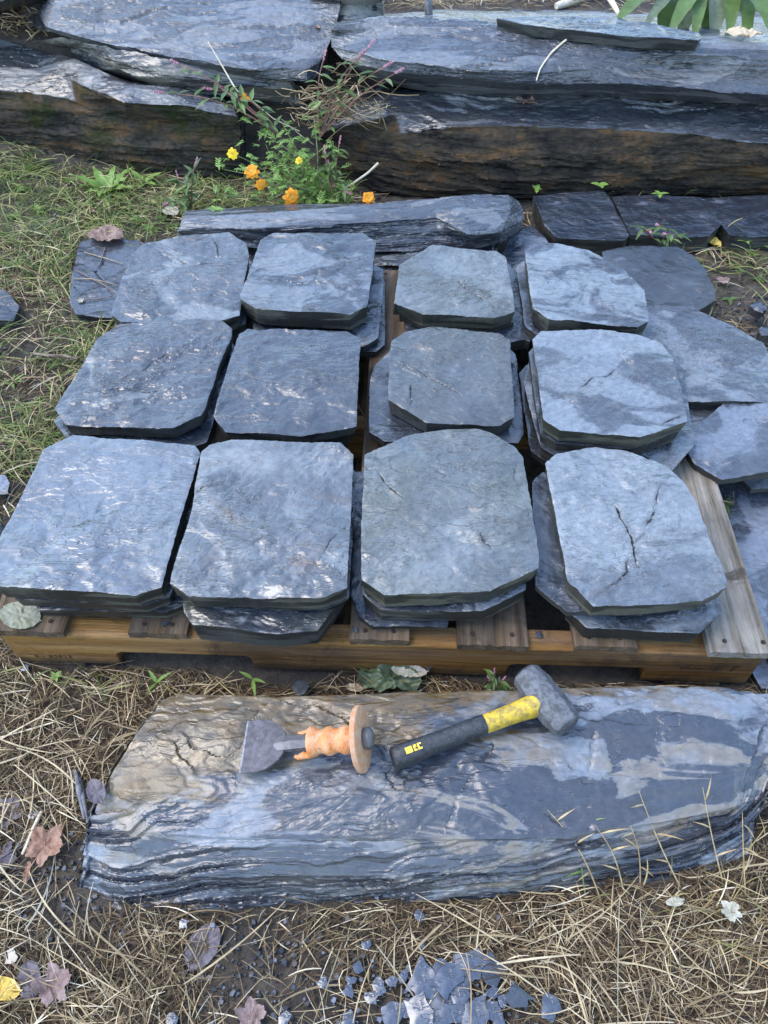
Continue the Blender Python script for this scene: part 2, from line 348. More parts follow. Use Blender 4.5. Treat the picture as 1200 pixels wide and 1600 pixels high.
def boulder(name, label, cat, stations, mat, nu=160, nv=120, seed=0, big=.02, step=.012, warp=.02, ledge=.006, group=None, wx=2.0, cuts=(), bed=(0, 0), layr=.55, flat=.012, cap=(.86, .04)):
    K = np.array([[_pt(p) for p in s] for s in stations])           # S,K,3
    c0 = K[0].mean(0); cN = K[-1].mean(0); cs_, cst = cap
    e0 = c0 + (K[0] - c0) * cs_ + (K[0] - K[1]).mean(0) * cst; eN = cN + (K[-1] - cN) * cs_ + (K[-1] - K[-2]).mean(0) * cst
    K = np.concatenate([e0[None], K, eN[None]], 0)
    A = _cat(K, nu); A = np.transpose(_cat(np.transpose(A, (1, 0, 2)), nv, True), (1, 0, 2))   # nu,nv,3
    du = np.gradient(A, axis=0); dv = np.roll(A, -1, 1) - np.roll(A, 1, 1)
    N = np.cross(du, dv); N /= (np.linalg.norm(N, axis=2, keepdims=True) + 1e-9)
    cen = A.mean(1, keepdims=True)
    if (N * (A - cen)).sum() < 0: N = -N
    x, y, z = A[..., 0], A[..., 1], A[..., 2]; s7 = seed * 7.7
    A = A + N * (big * fbm(x * 4 + s7, y * 5, z * 6, 4))[..., None]
    x, y, z = A[..., 0], A[..., 1], A[..., 2]
    wv = warp * fbm(x * wx + s7, y * 3.5, s7, 4)
    m_ = N[..., 2] > .75                                             # the bedding follows the top of the stone
    Aq = np.stack([x[m_], y[m_], np.ones(m_.sum())], 1); cf = np.linalg.lstsq(Aq, z[m_], rcond=None)[0]
    bed_ = (cf[0] + bed[0]) * (x - x.mean()) + (cf[1] + bed[1]) * (y - y.mean()); wv = wv - bed_
    side = 1 - np.clip(np.abs(N[..., 2]) * 1.2 - .1, 0, 1); zb_ = z + wv
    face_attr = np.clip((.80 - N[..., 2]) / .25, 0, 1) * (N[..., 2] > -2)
    fac = terrace(fbm(x * 5 + s7, y * 5, zb_ * 26, 3) + .25 * fbm(x * 12, y * 12, zb_ * 90, 3), .17, .10)
    lm = np.clip(.1 + 2.2 * fbm(x * 4 + s7, y * 3, z * 12, 2), 0, 1)
    fin = terrace(fbm(x * 7 + s7, y * 7, zb_ * 110, 4), .20, .15)
    A[..., :2] += N[..., :2] * (side * (ledge * 3.0 * fac + ledge * 1.3 * lm * fin))[..., None]
    top = np.clip((N[..., 2] + .1) / .4, 0, 1); ter = 1 - np.clip((N[..., 2] - .55) / .4, 0, 1)
    zz = zb_ + .5 * step * fbm(x * 12, y * 18, s7, 4)
    zw = zz + step * 1.1 * pn(zz / step * .9 + s7, x * 3, y * 3)           # uneven bed thickness
    zt = terrace(zw, step, .07) - zw; zt2 = terrace(zw, step * .37, .12) - zw
    wg = np.clip(.25 + .9 * ter + 1.6 * fbm(x * 4 + 9, y * 6, s7, 3), 0, 1)
    A[..., 2] += top * (zt * wg * layr + zt2 * .7 * layr * np.clip(-.1 + ter + 2.0 * fbm(x * 5, y * 8, s7 + 3, 2), 0, 1))
    isl = terrace(.6 * fbm(x * 4 + s7, y * 9, s7, 4) + .4 * fbm(x * 11, y * 30, s7, 3), .15, .06)
    A[..., 2] += top * flat * isl
    A[..., 2] += top * .0012 * fbm(x * 30, y * 60, s7, 4)
    for (poly, dep, wid) in cuts:                                     # natural cracks
        pl = [_pt(q) for q in poly]; D = np.full(x.shape, 9.0)
        for a, b in zip(pl[:-1], pl[1:]):
            ab = (b - a)[:2]; tt = np.clip(((x - a[0]) * ab[0] + (y - a[1]) * ab[1]) / (ab @ ab), 0, 1)
            D = np.minimum(D, np.hypot(x - a[0] - ab[0] * tt, y - a[1] - ab[1] * tt))
        D = np.abs(D + .008 * fbm(x * 30, y * 30, 3, 4))
        A[..., 2] -= top * dep * np.exp(-(D / wid) ** 2)
    V = A.reshape(-1, 3); i = np.arange((nu - 1) * nv); r, c = i // nv, i % nv; c2 = (c + 1) % nv
    Q = np.stack([r * nv + c, r * nv + c2, (r + 1) * nv + c2, (r + 1) * nv + c], 1).tolist()
    b = len(V); V = np.concatenate([V, A[0].mean(0)[None], A[-1].mean(0)[None]])
    Q += [(b, (k + 1) % nv, k) for k in range(nv)] + [(b + 1, (nu - 1) * nv + k, (nu - 1) * nv + (k + 1) % nv) for k in range(nv)]
    loc = V.mean(0); loc[2] = V[:, 2].min()
    o = mesh_obj(name, V - loc, Q, mat, None, None, loc, True, 38)
    import bmesh
    bm = bmesh.new(); bm.from_mesh(o.data); bmesh.ops.recalc_face_normals(bm, faces=bm.faces); bm.to_mesh(o.data); bm.free()
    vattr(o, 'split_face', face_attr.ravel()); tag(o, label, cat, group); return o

BGROUP = 'boulders of the dry stone wall'
W = 'w'
# lower left
boulder('wall_boulder', 'long low mossy boulder at the lower left of the wall, under the tilted slab', 'boulder', [
  [(W,-1.95,2.95,.10),(-130,60,.27),(-130,100,.25),(-130,140,2.52,'y'),(-130,200,2.50,'y'),(-130,255,2.50,'y'),(W,-1.95,2.6,-.05)],
  [(W,-1.45,3.0,.10),(0,62,.27),(0,100,.24),(0,140,2.50,'y'),(5,200,2.47,'y'),(5,258,2.47,'y'),(W,-1.45,2.6,-.05)],
  [(W,-1.15,2.9,.10),(100,85,.26),(100,120,.23),(105,153,2.46,'y'),(105,210,2.43,'y'),(105,265,2.44,'y'),(W,-1.15,2.6,-.05)],
  [(W,-.85,2.9,.10),(200,130,.24),(195,160,.22),(195,188,2.41,'y'),(195,225,2.38,'y'),(195,272,2.39,'y'),(W,-.85,2.6,-.05)],
  [(W,-.6,2.85,.10),(290,140,.23),(290,165,.21),(290,193,2.37,'y'),(290,230,2.34,'y'),(290,282,2.35,'y'),(W,-.6,2.6,-.05)],
  [(W,-.45,2.7,.08),(365,165,.19),(370,182,.18),(375,203,2.35,'y'),(375,240,2.33,'y'),(375,288,2.34,'y'),(W,-.45,2.6,-.05)]],
  mat_boulder('mossy_boulder', 1, moss=.75, dry=.42, steep_rust_shade=.9), 340, 200, 1, .012, .010, .02, .008, BGROUP)
# wedge stone
boulder('wall_boulder', 'narrow layered tan wedge stone squeezed beneath the tilted upper left slab', 'boulder', [
  [(W,-1.2,2.75,.24),(95,58,.30),(98,62,.29),(102,66,.275),(108,68,.265),(W,-1.1,2.72,.24)],
  [(W,-.95,2.72,.22),(175,72,.315),(178,90,.29),(180,104,.265),(184,108,.25),(W,-.95,2.65,.20)],
  [(W,-.75,2.70,.20),(250,90,.30),(250,115,.27),(250,132,.235),(252,138,.22),(W,-.75,2.6,.18)],
  [(W,-.5,2.65,.18),(340,105,.28),(340,128,.25),(340,142,.215),(340,150,.20),(W,-.5,2.55,.16)],
  [(W,-.25,2.6,.16),(450,118,.26),(455,138,.23),(455,152,.19),(455,158,.175),(W,-.25,2.5,.14)]],
  mat_boulder('tan_layered_stone', 2, dry=.6, light=(.22,.21,.18), oliv=.5), 140, 90, 2, .006, .010, .01, .008, BGROUP)
# upper-left slab
boulder('wall_boulder', 'big tilted flat slab at the upper left of the wall, topmost over the wedge stone', 'boulder', [
  [(W,-1.35,3.15,.33),(95,-40,.40),(88,-5,.38),(78,25,.36),(74,42,.345),(80,50,.325),(W,-1.25,2.85,.29)],
  [(W,-1.1,3.15,.33),(180,-40,.40),(170,-5,.38),(160,35,.345),(160,66,.32),(166,76,.295),(W,-1.0,2.8,.27)],
  [(W,-.75,3.1,.33),(290,-40,.40),(285,0,.375),(280,50,.335),(275,90,.305),(282,101,.275),(W,-.72,2.7,.24)],
  [(W,-.45,3.05,.33),(400,-40,.40),(400,0,.375),(395,60,.33),(390,108,.295),(395,122,.265),(W,-.45,2.65,.22)],
  [(W,-.18,3.0,.33),(500,-30,.40),(500,5,.375),(490,60,.325),(480,105,.29),(480,127,.26),(W,-.2,2.65,.21)],
  [(W,-.12,3.0,.33),(535,-20,.40),(530,15,.37),(518,60,.325),(500,98,.29),(495,120,.255),(W,-.16,2.6,.21)]],
  mat_boulder('blue_grey_slab', 3, dry=.55), 340, 200, 3, .004, .008, .010, .005, BGROUP,
  cuts=[([(190,20,.37),(230,12,.37),(260,2,.38)], .008, .006)])
# upper right long slab
boulder('wall_boulder', 'long layered overhanging slab at the upper right of the wall', 'boulder', [
  [(W,-.16,2.85,.28),(522,38,.385),(518,55,.36),(517,72,2.44,'y'),(535,92,2.40,'y'),(545,100,2.42,'y'),(W,-.14,2.6,.27)],
  [(W,.0,2.9,.28),(600,26,.39),(600,55,.365),(600,92,2.33,'y'),(605,112,2.33,'y'),(605,132,2.42,'y'),(W,.0,2.55,.26)],
  [(W,.25,2.95,.28),(710,28,.39),(710,60,.365),(710,105,2.28,'y'),(712,122,2.29,'y'),(712,150,2.40,'y'),(W,.25,2.5,.25)],
  [(W,.5,2.95,.28),(820,36,.39),(820,70,.365),(820,113,2.26,'y'),(822,132,2.27,'y'),(822,156,2.38,'y'),(W,.5,2.5,.25)],
  [(W,.8,2.95,.28),(950,50,.39),(950,75,.37),(950,105,2.30,'y'),(952,130,2.27,'y'),(952,157,2.37,'y'),(W,.8,2.5,.25)],
  [(W,1.15,2.95,.28),(1080,64,.38),(1080,85,.365),(1080,108,2.32,'y'),(1085,138,2.25,'y'),(1085,160,2.33,'y'),(W,1.15,2.5,.25)],
  [(W,1.5,2.95,.28),(1210,64,.38),(1210,92,.355),(1210,120,2.28,'y'),(1215,148,2.22,'y'),(1215,163,2.24,'y'),(W,1.5,2.5,.25)],
  [(W,1.9,2.95,.28),(1340,70,.37),(1340,95,.35),(1340,125,2.28,'y'),(1340,150,2.22,'y'),(1340,165,2.24,'y'),(W,1.9,2.5,.25)]],
  mat_boulder('long_layered_slab', 4, dry=.45, dark=(.06,.066,.08)), 460, 200, 4, .006, .010, .012, .008, BGROUP)
# lower right boulder
boulder('wall_boulder', 'thick rusty brown boulder at the lower right of the wall, under the overhang', 'boulder', [
  [(W,-.22,2.6,.05),(512,190,.17),(507,205,.165),(505,222,2.34,'y'),(503,245,2.33,'y'),(505,275,2.36,'y'),(W,-.2,2.5,-.05)],
  [(W,.0,2.75,.15),(600,150,.235),(600,180,.21),(600,208,2.28,'y'),(598,250,2.25,'y'),(600,300,2.25,'y'),(W,.0,2.5,-.05)],
  [(W,.25,2.8,.18),(710,140,.245),(710,170,.22),(705,198,2.24,'y'),(705,250,2.20,'y'),(705,310,2.20,'y'),(W,.25,2.5,-.05)],
  [(W,.5,2.8,.18),(820,140,.25),(820,165,.225),(820,193,2.24,'y'),(820,245,2.19,'y'),(820,310,2.19,'y'),(W,.5,2.5,-.05)],
  [(W,.8,2.8,.18),(950,140,.25),(950,168,.225),(950,196,2.24,'y'),(945,250,2.19,'y'),(945,310,2.19,'y'),(W,.8,2.5,-.05)],
  [(W,1.1,2.8,.18),(1080,145,.24),(1080,175,.215),(1080,209,2.22,'y'),(1070,255,2.19,'y'),(1070,306,2.21,'y'),(W,1.1,2.5,-.05)],
  [(W,1.4,2.8,.18),(1190,150,.24),(1190,185,.21),(1195,224,2.20,'y'),(1190,262,2.19,'y'),(1190,302,2.22,'y'),(W,1.4,2.5,-.05)],
  [(W,1.8,2.8,.18),(1340,155,.23),(1340,190,.2),(1340,228,2.20,'y'),(1340,265,2.19,'y'),(1340,304,2.22,'y'),(W,1.8,2.5,-.05)]],
  mat_boulder('rusty_boulder', 5, dry=.2, steep_rust_shade=.95, oliv=.1, dark=(.04,.044,.055)), 420, 220, 5, .014, .014, .03, .009, BGROUP)
# small stone at the top left corner
boulder('edging_stone', 'dark rough stone in the top left corner behind the wall', 'stone', [
  [(W,-2.1,3.4,.30),(-150,-60,.46),(-150,-25,.45),(-150,5,.40),(-150,30,.31),(W,-2.1,3.0,.28)],
  [(W,-1.6,3.4,.30),(0,-60,.46),(0,-25,.45),(0,0,.42),(0,20,.33),(W,-1.6,3.0,.28)],
  [(W,-1.3,3.4,.30),(65,-60,.42),(66,-30,.42),(70,-6,.38),(72,6,.32),(W,-1.3,3.0,.28)]],
  mat_boulder('dark_rough_stone', 6, dry=.2, oliv=.6), 80, 70, 6, .02, .014, .03, .008)
# layered rock lying behind the rows
M_lay = mat_boulder('layered_grey_rock', 7, dry=.45, oliv=.05, dark=(.055,.062,.078))
boulder('layered_rock', 'long layered grey rock lying behind the back row of stacks', 'rock', [
  [(W,-.53,1.95,.11),(290,341,.175),(287,349,.172),(284,357,.165),(285,368,.14),(290,376,.12)],
  [(W,-.25,2.0,.10),(430,329,.185),(425,345,.183),(420,356,.178),(420,372,.15),(422,390,.12)],
  [(W,-.02,2.02,.09),(580,318,.19),(580,335,.188),(580,348,.180),(582,368,.15),(586,392,.12)],
  [(W,.12,2.04,.09),(680,308,.195),(680,325,.192),(682,341,.183),(686,368,.15),(688,390,.12)],
  [(W,.2,2.04,.09),(726,304,.20),(722,330,.198),(735,366,.190),(742,378,.15),(745,388,.12)],
  [(W,.32,2.04,.09),(795,303,.195),(798,330,.192),(785,360,.18),(782,370,.15),(782,380,.12)],
  [(W,.37,2.0,.10),(812,316,.17),(818,330,.165),(820,342,.16),(815,352,.14),(810,362,.12)]],
  M_lay, 320, 180, 7, .003, .010, .012, .007, layr=.4, flat=.008)
boulder('layered_rock', 'dark layered rock under the long one, glimpsed between the back row stacks', 'rock', [
  [(W,-.45,1.95,.0),(W,-.45,1.93,.10),(W,-.45,1.80,.10),(W,-.46,1.74,.08),(W,-.45,1.72,.0)],
  [(W,-.1,1.97,.0),(W,-.1,1.95,.12),(W,-.1,1.80,.12),(W,-.1,1.70,.10),(W,-.1,1.68,.0)],
  [(W,.1,1.97,.0),(W,.1,1.95,.13),(W,.1,1.80,.13),(W,.1,1.69,.11),(W,.1,1.67,.0)],
  [(W,.28,1.95,.0),(W,.28,1.93,.12),(W,.28,1.80,.11),(W,.27,1.72,.09),(W,.28,1.70,.0)]],
  mat_boulder('dark_layered_rock', 8, dry=.05, oliv=.0, dark=(.035,.037,.042)), 160, 90, 8, .006, .009, .012, .016)
# the long slab in front with the tools
boulder('splitting_slab', 'long slate slab in front of the pallet with hammer and chisel on it', 'stone slab', [
  [(W,-.31,.55,-.02),(262,1086,.095),(213,1145,.100),(160,1232,.100),(138,1290,.080),(126,1345,.045),(120,1394,.0),(W,-.38,.35,-.03)],
  [(W,-.28,.57,-.02),(310,1084,.10),(275,1150,.107),(235,1236,.107),(215,1300,.085),(200,1365,.05),(190,1424,0),(W,-.3,.35,-.03)],
  [(W,-.15,.57,-.02),(420,1086,.11),(410,1150,.115),(400,1240,.11),(390,1310,.092),(385,1372,.055),(382,1420,0),(W,-.15,.35,-.03)],
  [(W,.0,.57,-.02),(600,1084,.11),(600,1150,.118),(600,1240,.115),(600,1310,.098),(600,1368,.065),(600,1405,0),(W,.0,.35,-.03)],
  [(W,.15,.57,-.02),(800,1078,.11),(805,1150,.118),(810,1240,.115),(815,1310,.098),(820,1358,.06),(825,1396,0),(W,.15,.35,-.03)],
  [(W,.32,.58,-.02),(1000,1071,.11),(1015,1140,.115),(1030,1225,.11),(1035,1285,.095),(1032,1335,.05),(1030,1372,0),(W,.32,.35,-.03)],
  [(W,.43,.58,-.02),(1120,1072,.11),(1140,1130,.115),(1150,1200,.110),(1148,1262,.095),(1135,1310,.05),(1115,1350,0),(W,.42,.36,-.03)],
  [(W,.55,.58,-.02),(1260,1090,.10),(1262,1130,.10),(1232,1190,.090),(1202,1240,.07),(1178,1285,.035),(1160,1325,0),(W,.53,.40,-.03)]],
  mat_boulder('wet_splitting_slab', 9, rust=.12, dry=.60, oliv=.22, tan=.85, zone=(-.36, 1.7, .34), dark=(.052,.062,.085), light=(.26,.29,.33), strat=.6), 520, 330, 9, .008, .015, .035, .006, bed=(.07, -.04), wx=2.6, layr=.8, flat=.006, cap=(.94, .02),
  cuts=[([(770,1160,.115),(745,1200,.115),(715,1245,.11),(700,1290,.1)], .004, .0025),([(930,1115,.115),(925,1180,.115),(915,1240,.11),(920,1270,.1),(922,1320,.08)], .003, .0022),
        ([(850,1270,.1),(920,1325,.08)], .004, .002)])

# ---------------------------------------------------------------- slates
SG = 'slate pieces piled in stacks on the pallet'
M_side = [mat_side('slate_cut_edge', 1), mat_side('slate_cut_edge_dark', 4, (.035,.038,.038), (.085,.088,.08)), mat_side('slate_cut_edge_olive', 7, (.05,.053,.042), (.15,.145,.105))]
M_low = [mat_slate('slate_face_lower', 21, .25, .4), mat_slate('slate_face_lower_pale', 22, .6, .6), mat_slate('slate_face_lower_dark', 23, .05, .2, dark=(.045,.048,.058))]
def wpoly(px, z):
    """outline given as measured points; z number or (z0, dz/dx, dz/dy) for a tilted bed"""
    out = []
    for q in px:
        if hasattr(z, '__len__'):
            zz = z[0]
            for _ in range(4): p = P(q[0], q[1], zz); zz = z[0] + z[1] * p[0] + z[2] * (p[1] - 1.0)
            out.append(P(q[0], q[1], zz))
        else: out.append(P(q[0], q[1], z))
    return np.array(out)
def slate(label, pw, th, mat, side, seed, nb=240, nr=56, relief=.0022, step=.0011, under=.004, jag=.0012, cracks=(), dents=(), name='slate', group=SG, cat='slate', dirn=None):
    pw = np.asarray(pw, float); K = len(pw)
    ln = np.linalg.norm(np.roll(pw, -1, 0) - pw, axis=1); cnt = np.maximum(2, np.round(nb * ln / ln.sum()).astype(int))
    B = []
    for i in range(K):
        a, b = pw[i], pw[(i + 1) % K]
        for k in range(cnt[i]): B.append(a + (b - a) * k / cnt[i])
    B = np.array(B); n = len(B); c = pw[:, :].mean(0)
    # tiny corner softening
    B = .12 * np.roll(B, 1, 0) + .76 * B + .12 * np.roll(B, -1, 0)
    tg = np.roll(B, -1, 0) - np.roll(B, 1, 0); nrm = np.stack([tg[:, 1], -tg[:, 0], 0 * tg[:, 0]], 1); nrm /= np.linalg.norm(nrm, axis=1)[:, None]
    if (nrm * (B - c)).sum() < 0: nrm = -nrm
    s9 = seed * 5.13
    j = jag * (1.6 * fbm(B[:, 0] * 22 + s9, B[:, 1] * 22, s9, 3) + .9 * fbm(B[:, 0] * 110 + s9, B[:, 1] * 110, s9, 2))
    B = B + nrm * j[:, None]
    r = np.concatenate([np.linspace(.04, .955, nr), [.985, 1.0]])
    T = c + (B - c)[None] * r[:, None, None]; relief = relief * .95       # rings,n,3
    x, y = T[..., 0], T[..., 1]
    ang = dirn if dirn is not None else seed * 1.9; ca, sa = math.cos(ang), math.sin(ang)
    u = x * ca + y * sa; v = -x * sa + y * ca
    base = fbm(u * 5 + s9, v * 7, s9, 2)
    tv = .55 * fbm(u * 9 + s9, v * 20, s9 + 3, 4) + .45 * base
    cm = np.clip(.05 + 3.2 * fbm(u * 7 + s9 + 4, v * 9, s9 + 2, 2), 0, 1)
    h = relief * base * 3.0 + relief * .9 * fbm(u * 22 + s9, v * 30, s9 + 2, 2) + relief * 1.9 * terrace(tv, .17, .05) + relief * .10 * fbm(u * 60 + s9, v * 110, s9, 3)
    h += relief * 1.5 * cm * (terrace(fbm(u * 20 + s9, v * 55, s9 + 8, 4), .20, .10) + .2 * fbm(u * 50, v * 140, s9, 3))
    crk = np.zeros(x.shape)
    for (pl, dep, wid) in cracks:
        q = [P(a[0], a[1], c[2]) for a in pl]; D = np.full(x.shape, 9.0); side_ = np.zeros(x.shape); tap = np.zeros(x.shape)
        xo, yo = x, y; x = x + .010 * fbm(xo * 28, yo * 28, s9 + 1, 4); y = y + .010 * fbm(xo * 28, yo * 28, s9 + 6, 4); nq = len(q) - 1; iq = 0
        for a, b in zip(q[:-1], q[1:]):
            ab = (b - a)[:2]; tt = np.clip(((x - a[0]) * ab[0] + (y - a[1]) * ab[1]) / (ab @ ab), 0, 1)
            dd = np.hypot(x - a[0] - ab[0] * tt, y - a[1] - ab[1] * tt); m_ = dd < D
            side_ = np.where(m_, np.sign((x - a[0]) * ab[1] - (y - a[1]) * ab[0]), side_); tap = np.where(m_, (iq + tt) / nq, tap); iq += 1; D = np.minimum(D, dd)
        tp_ = np.clip(4 * tap * (1 - tap) + .12, 0, 1) * np.clip(.75 + 1.1 * fbm(xo * 50, yo * 50, s9, 2), .1, 1); x, y = xo, yo
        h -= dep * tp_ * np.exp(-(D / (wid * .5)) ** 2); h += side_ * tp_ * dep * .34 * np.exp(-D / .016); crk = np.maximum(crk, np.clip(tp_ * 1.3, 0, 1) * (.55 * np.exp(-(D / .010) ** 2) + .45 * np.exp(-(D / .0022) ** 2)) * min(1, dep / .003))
    for (cx_, cy_, rad_, dep) in dents:
        q = P(cx_, cy_, c[2]); D = np.hypot(x - q[0], y - q[1]) / rad_ + .35 * fbm(x * 30, y * 30, s9, 3)
        h -= dep * (1 / (1 + np.exp((D - 1) * 18)))
    edge = fbm(B[:, 0] * 40 + s9, B[:, 1] * 40, s9 + 5, 3)
    T[..., 2] += h
    T[-1, :, 2] -= .0004 + .0035 * np.clip(edge - .12, 0, 1); T[-2, :, 2] -= .0022 * np.clip(edge - .12, 0, 1)
    rings = [T[k] for k in range(len(r))]
    ks = 6
    for k in range(1, ks + 1):
        f = k / ks; Q = T[-1].copy(); Q[:, 2] = (T[-1, :, 2]) * (1 - f) + (B[:, 2] - th) * f
        lay = .0016 * fbm(B[:, 0] * 9 + s9, B[:, 1] * 9, (Q[:, 2]) * 130 + s9, 3) * (1 if k < ks else 0)
        Q[:, :2] += nrm[:, :2] * (lay - under * f * (1 + .8 * fbm(B[:, 0] * 12 + s9, B[:, 1] * 12, s9, 2)))[:, None]
        rings.append(Q)
    nT = len(r); A = np.concatenate(rings); c_top = T[0].mean(0); c_bot = c.copy(); c_bot[2] = c[2] - th
    V = np.concatenate([A, [c_top, c_bot]]); nrg = len(rings)
    Q = []; mi = []
    k = np.arange(n); k2 = (k + 1) % n
    for i in range(nrg - 1):
        Q += np.stack([i * n + k, (i + 1) * n + k, (i + 1) * n + k2, i * n + k2], 1).tolist(); mi += [0 if i < nT - 1 else 1] * n
    b = len(A); Q += [(b, kk, (kk + 1) % n) for kk in range(n)]; mi += [0] * n
    Q += [(b + 1, (nrg - 1) * n + (kk + 1) % n, (nrg - 1) * n + kk) for kk in range(n)]; mi += [1] * n
    area = ((pw[:, 0] * np.roll(pw[:, 1], -1)) - (np.roll(pw[:, 0], -1) * pw[:, 1])).sum()
    if area < 0: Q = [tuple(q)[::-1] for q in Q]
    loc = np.array([c[0], c[1], c[2] - th])
    o = mesh_obj(name, V - loc, Q, [mat, side], mi, None, loc, True, 36)
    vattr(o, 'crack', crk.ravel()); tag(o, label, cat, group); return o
def xf(pw, dx=0, dy=0, dz=0, rot=0, sc=1.0):
    c = pw.mean(0); q = pw - c; ca, sa = math.cos(rot), math.sin(rot)
    r_ = np.stack([q[:, 0] * ca - q[:, 1] * sa, q[:, 0] * sa + q[:, 1] * ca, 0 * q[:, 2]], 1) * sc + c
    r_[:, 2] = c[2]; return r_ + np.array([dx, dy, dz])

# --- back row
A_ = wpoly([(174,491),(176,480),(203,398),(224,381),(285,368),(357,362),(385,381),(389,400),(374,491),(346,502),(189,502)], .205)
slate('top slate of the leftmost back row stack, grey with pale flaked-off corner patches', A_, .032,
      mat_slate('slate_face_a', 1, .40, .7, rot=.5, rust=.1, dark=(.085,.085,.098), light=(.22,.23,.24), scale=5, stretch=3), M_side[0], 1, 360, 100, .0030, dirn=-.6,
      cracks=[([(268,395),(290,410),(310,412),(335,408),(372,425)], .004, .004), ([(330,368),(345,400)], .003, .002)])
slate('second slate down under the leftmost back row top slate', xf(A_, .006, .004, -.034, .03, .98), .034, M_low[0], M_side[1], 41, 120, 16)
slate('bottom slate of the leftmost back row stack', xf(A_, .0, -.004, -.069, -.04, .93), .014, M_low[2], M_side[1], 42, 120, 16)
B_ = wpoly([(375,466),(376,458),(407,374),(428,363),(567,364),(588,377),(574,477),(547,491),(400,482)], .216)
slate('back row top slate with crisp pale blotches, second from the left', B_, .042,
      mat_slate('slate_face_b', 2, .50, .3, rot=.2, rust=.12, scale=7.5, dark=(.070,.076,.095), light=(.20,.215,.24)), M_side[0], 2, 360, 100, .0018, dirn=.2,
      cracks=[([(400,440),(440,436),(470,444),(505,440),(545,446)], .002, .003)])
slate('lower slate of the second back row stack, pale face showing at right', wpoly([(400,405),(570,405),(588,415),(599,421),(598,470),(590,527),(569,541),(420,541),(395,520)], .158), .018, M_low[1], M_side[1], 43, 160, 24)
slate('bottom slate of the second back row stack, a narrow strip showing at the right', wpoly([(400,415),(590,415),(601,440),(602,538),(588,550),(400,550)], .138), .016, M_low[0], M_side[1], 44, 140, 20)
slate('slate directly under the blotched top slate in the second back row stack', xf(B_, 0, .008, -.044, .02, .93), .014, M_low[2], M_side[1], 45, 100, 10)
C_ = wpoly([(616,472),(624,415),(675,383),(740,388),(775,392),(790,402),(806,485),(772,495),(702,493),(660,490),(617,471)], .205)
slate('smallest top slate, third in the back row, pale with a dark wedge-shaped gouge', C_, .034,
      mat_slate('slate_face_c', 3, .60, .9, crisp=.14, olive=.45, rot=1.2, dark=(.09,.10,.11), light=(.24,.26,.28), tint=(.19,.205,.21), scale=5), M_side[2], 3, 360, 100, .0026, dirn=.5,
      cracks=[([(713,438),(730,450),(768,474)], .006, .0035)], dents=[(760,455,.03,.0015)])
slate('second slate down in the third back row stack', xf(C_, .004, .004, -.036, .05, .97), .016, M_low[0], M_side[2], 46, 120, 14)
slate('wide lower slate of the third back row stack, corner poking out right', wpoly([(640,420),(795,410),(815,440),(829,534),(819,530),(798,536),(640,545),(628,480)], .151), .028, M_low[0], M_side[1], 47, 160, 30)
D_ = wpoly([(820,390),(835,382),(865,381),(920,392),(970,415),(1007,450),(1015,500),(997,510),(930,505),(857,502),(832,482)], .216)
slate('rightmost top slate of the back row, blue with white map-like dry patches', D_, .038,
      mat_slate('slate_face_d', 4, .74, .4, rot=.1, scale=6.5, dark=(.085,.092,.115), light=(.25,.275,.30), stretch=3.2), M_side[0], 4, 360, 100, .0020, dirn=.1,
      cracks=[([(862,486),(900,490),(950,494),(990,502)], .0025, .002)])
slate('second slate down in the rightmost back row stack, its dark left edge showing', xf(D_, -.012, .0, -.040, .02, 1.0), .028, M_low[0], M_side[1], 48, 160, 16)
slate('bottom slate of the rightmost back row stack', xf(D_, -.006, .004, -.069, .05, 1.0), .024, M_low[2], M_side[1], 49, 160, 16)
# --- middle row
E_ = wpoly([(86,640),(155,522),(187,503),(345,501),(363,515),(362,528),(345,565),(320,640),(314,650),(270,670),(102,664)], .205)
slate('leftmost middle row top slate, rippled, with a tan-stained front corner', E_, .026,
      mat_slate('slate_face_e', 5, .34, .6, rust=.30, rot=.15, dark=(.085,.09,.108), light=(.19,.2,.205), scale=5, stretch=3), M_side[1], 5, 360, 100, .0032, dirn=.25,
      cracks=[([(190,590),(222,578),(250,560),(275,545)], .004, .003), ([(145,612),(190,605),(235,615),(262,604)], .004, .003)])
slate('wide second slate under the rippled middle row slate, corner poking out at its left', wpoly([(84,658),(92,650),(165,540),(350,520),(368,540),(345,615),(322,690),(300,697),(103,684)], .170), .030, M_low[0], M_side[1], 50, 180, 24)
slate('bottom slate of the leftmost middle row stack', xf(E_, .01, .0, -.066, 0, .92), .016, M_low[2], M_side[1], 51, 100, 10)
F_ = wpoly([(333,650),(336,640),(372,522),(386,513),(470,514),(542,515),(563,527),(557,664),(470,681),(352,673)], .205)
slate('plain blue top slate, second from the left in the middle row', F_, .026,
      mat_slate('slate_face_f', 6, .06, .25, rot=.05, dark=(.078,.083,.100), scale=5, stretch=2.6), M_side[1], 6, 360, 100, .0020, dirn=.15)
slate('block-like slate under the plain blue middle row slate', xf(F_, -.002, .012, -.028, 0, .92), .056, M_low[2], M_side[1], 52, 120, 12)
G_ = wpoly([(608,553),(612,531),(632,516),(676,511),(780,518),(797,527),(801,600),(804,652),(781,663),(720,662),(667,661),(607,627)], .207)
slate('third top slate of the middle row, dull grey with a long diagonal crack', G_, .030,
      mat_slate('slate_face_g', 7, .16, .8, olive=.25, rot=.8, dark=(.075,.078,.085), tint=(.125,.13,.135), scale=5), M_side[1], 7, 360, 100, .0022, dirn=-.6,
      cracks=[([(622,563),(655,582),(700,605),(733,628)], .005, .0028), ([(640,600),(643,618),(638,640)], .003, .002)])
slate('second slate under the cracked grey one, peeking out on both its sides', wpoly([(578,590),(585,570),(612,545),(795,545),(806,555),(819,678),(809,692),(600,690),(576,673)], .172), .024, M_low[0], M_side[1], 53, 180, 30)
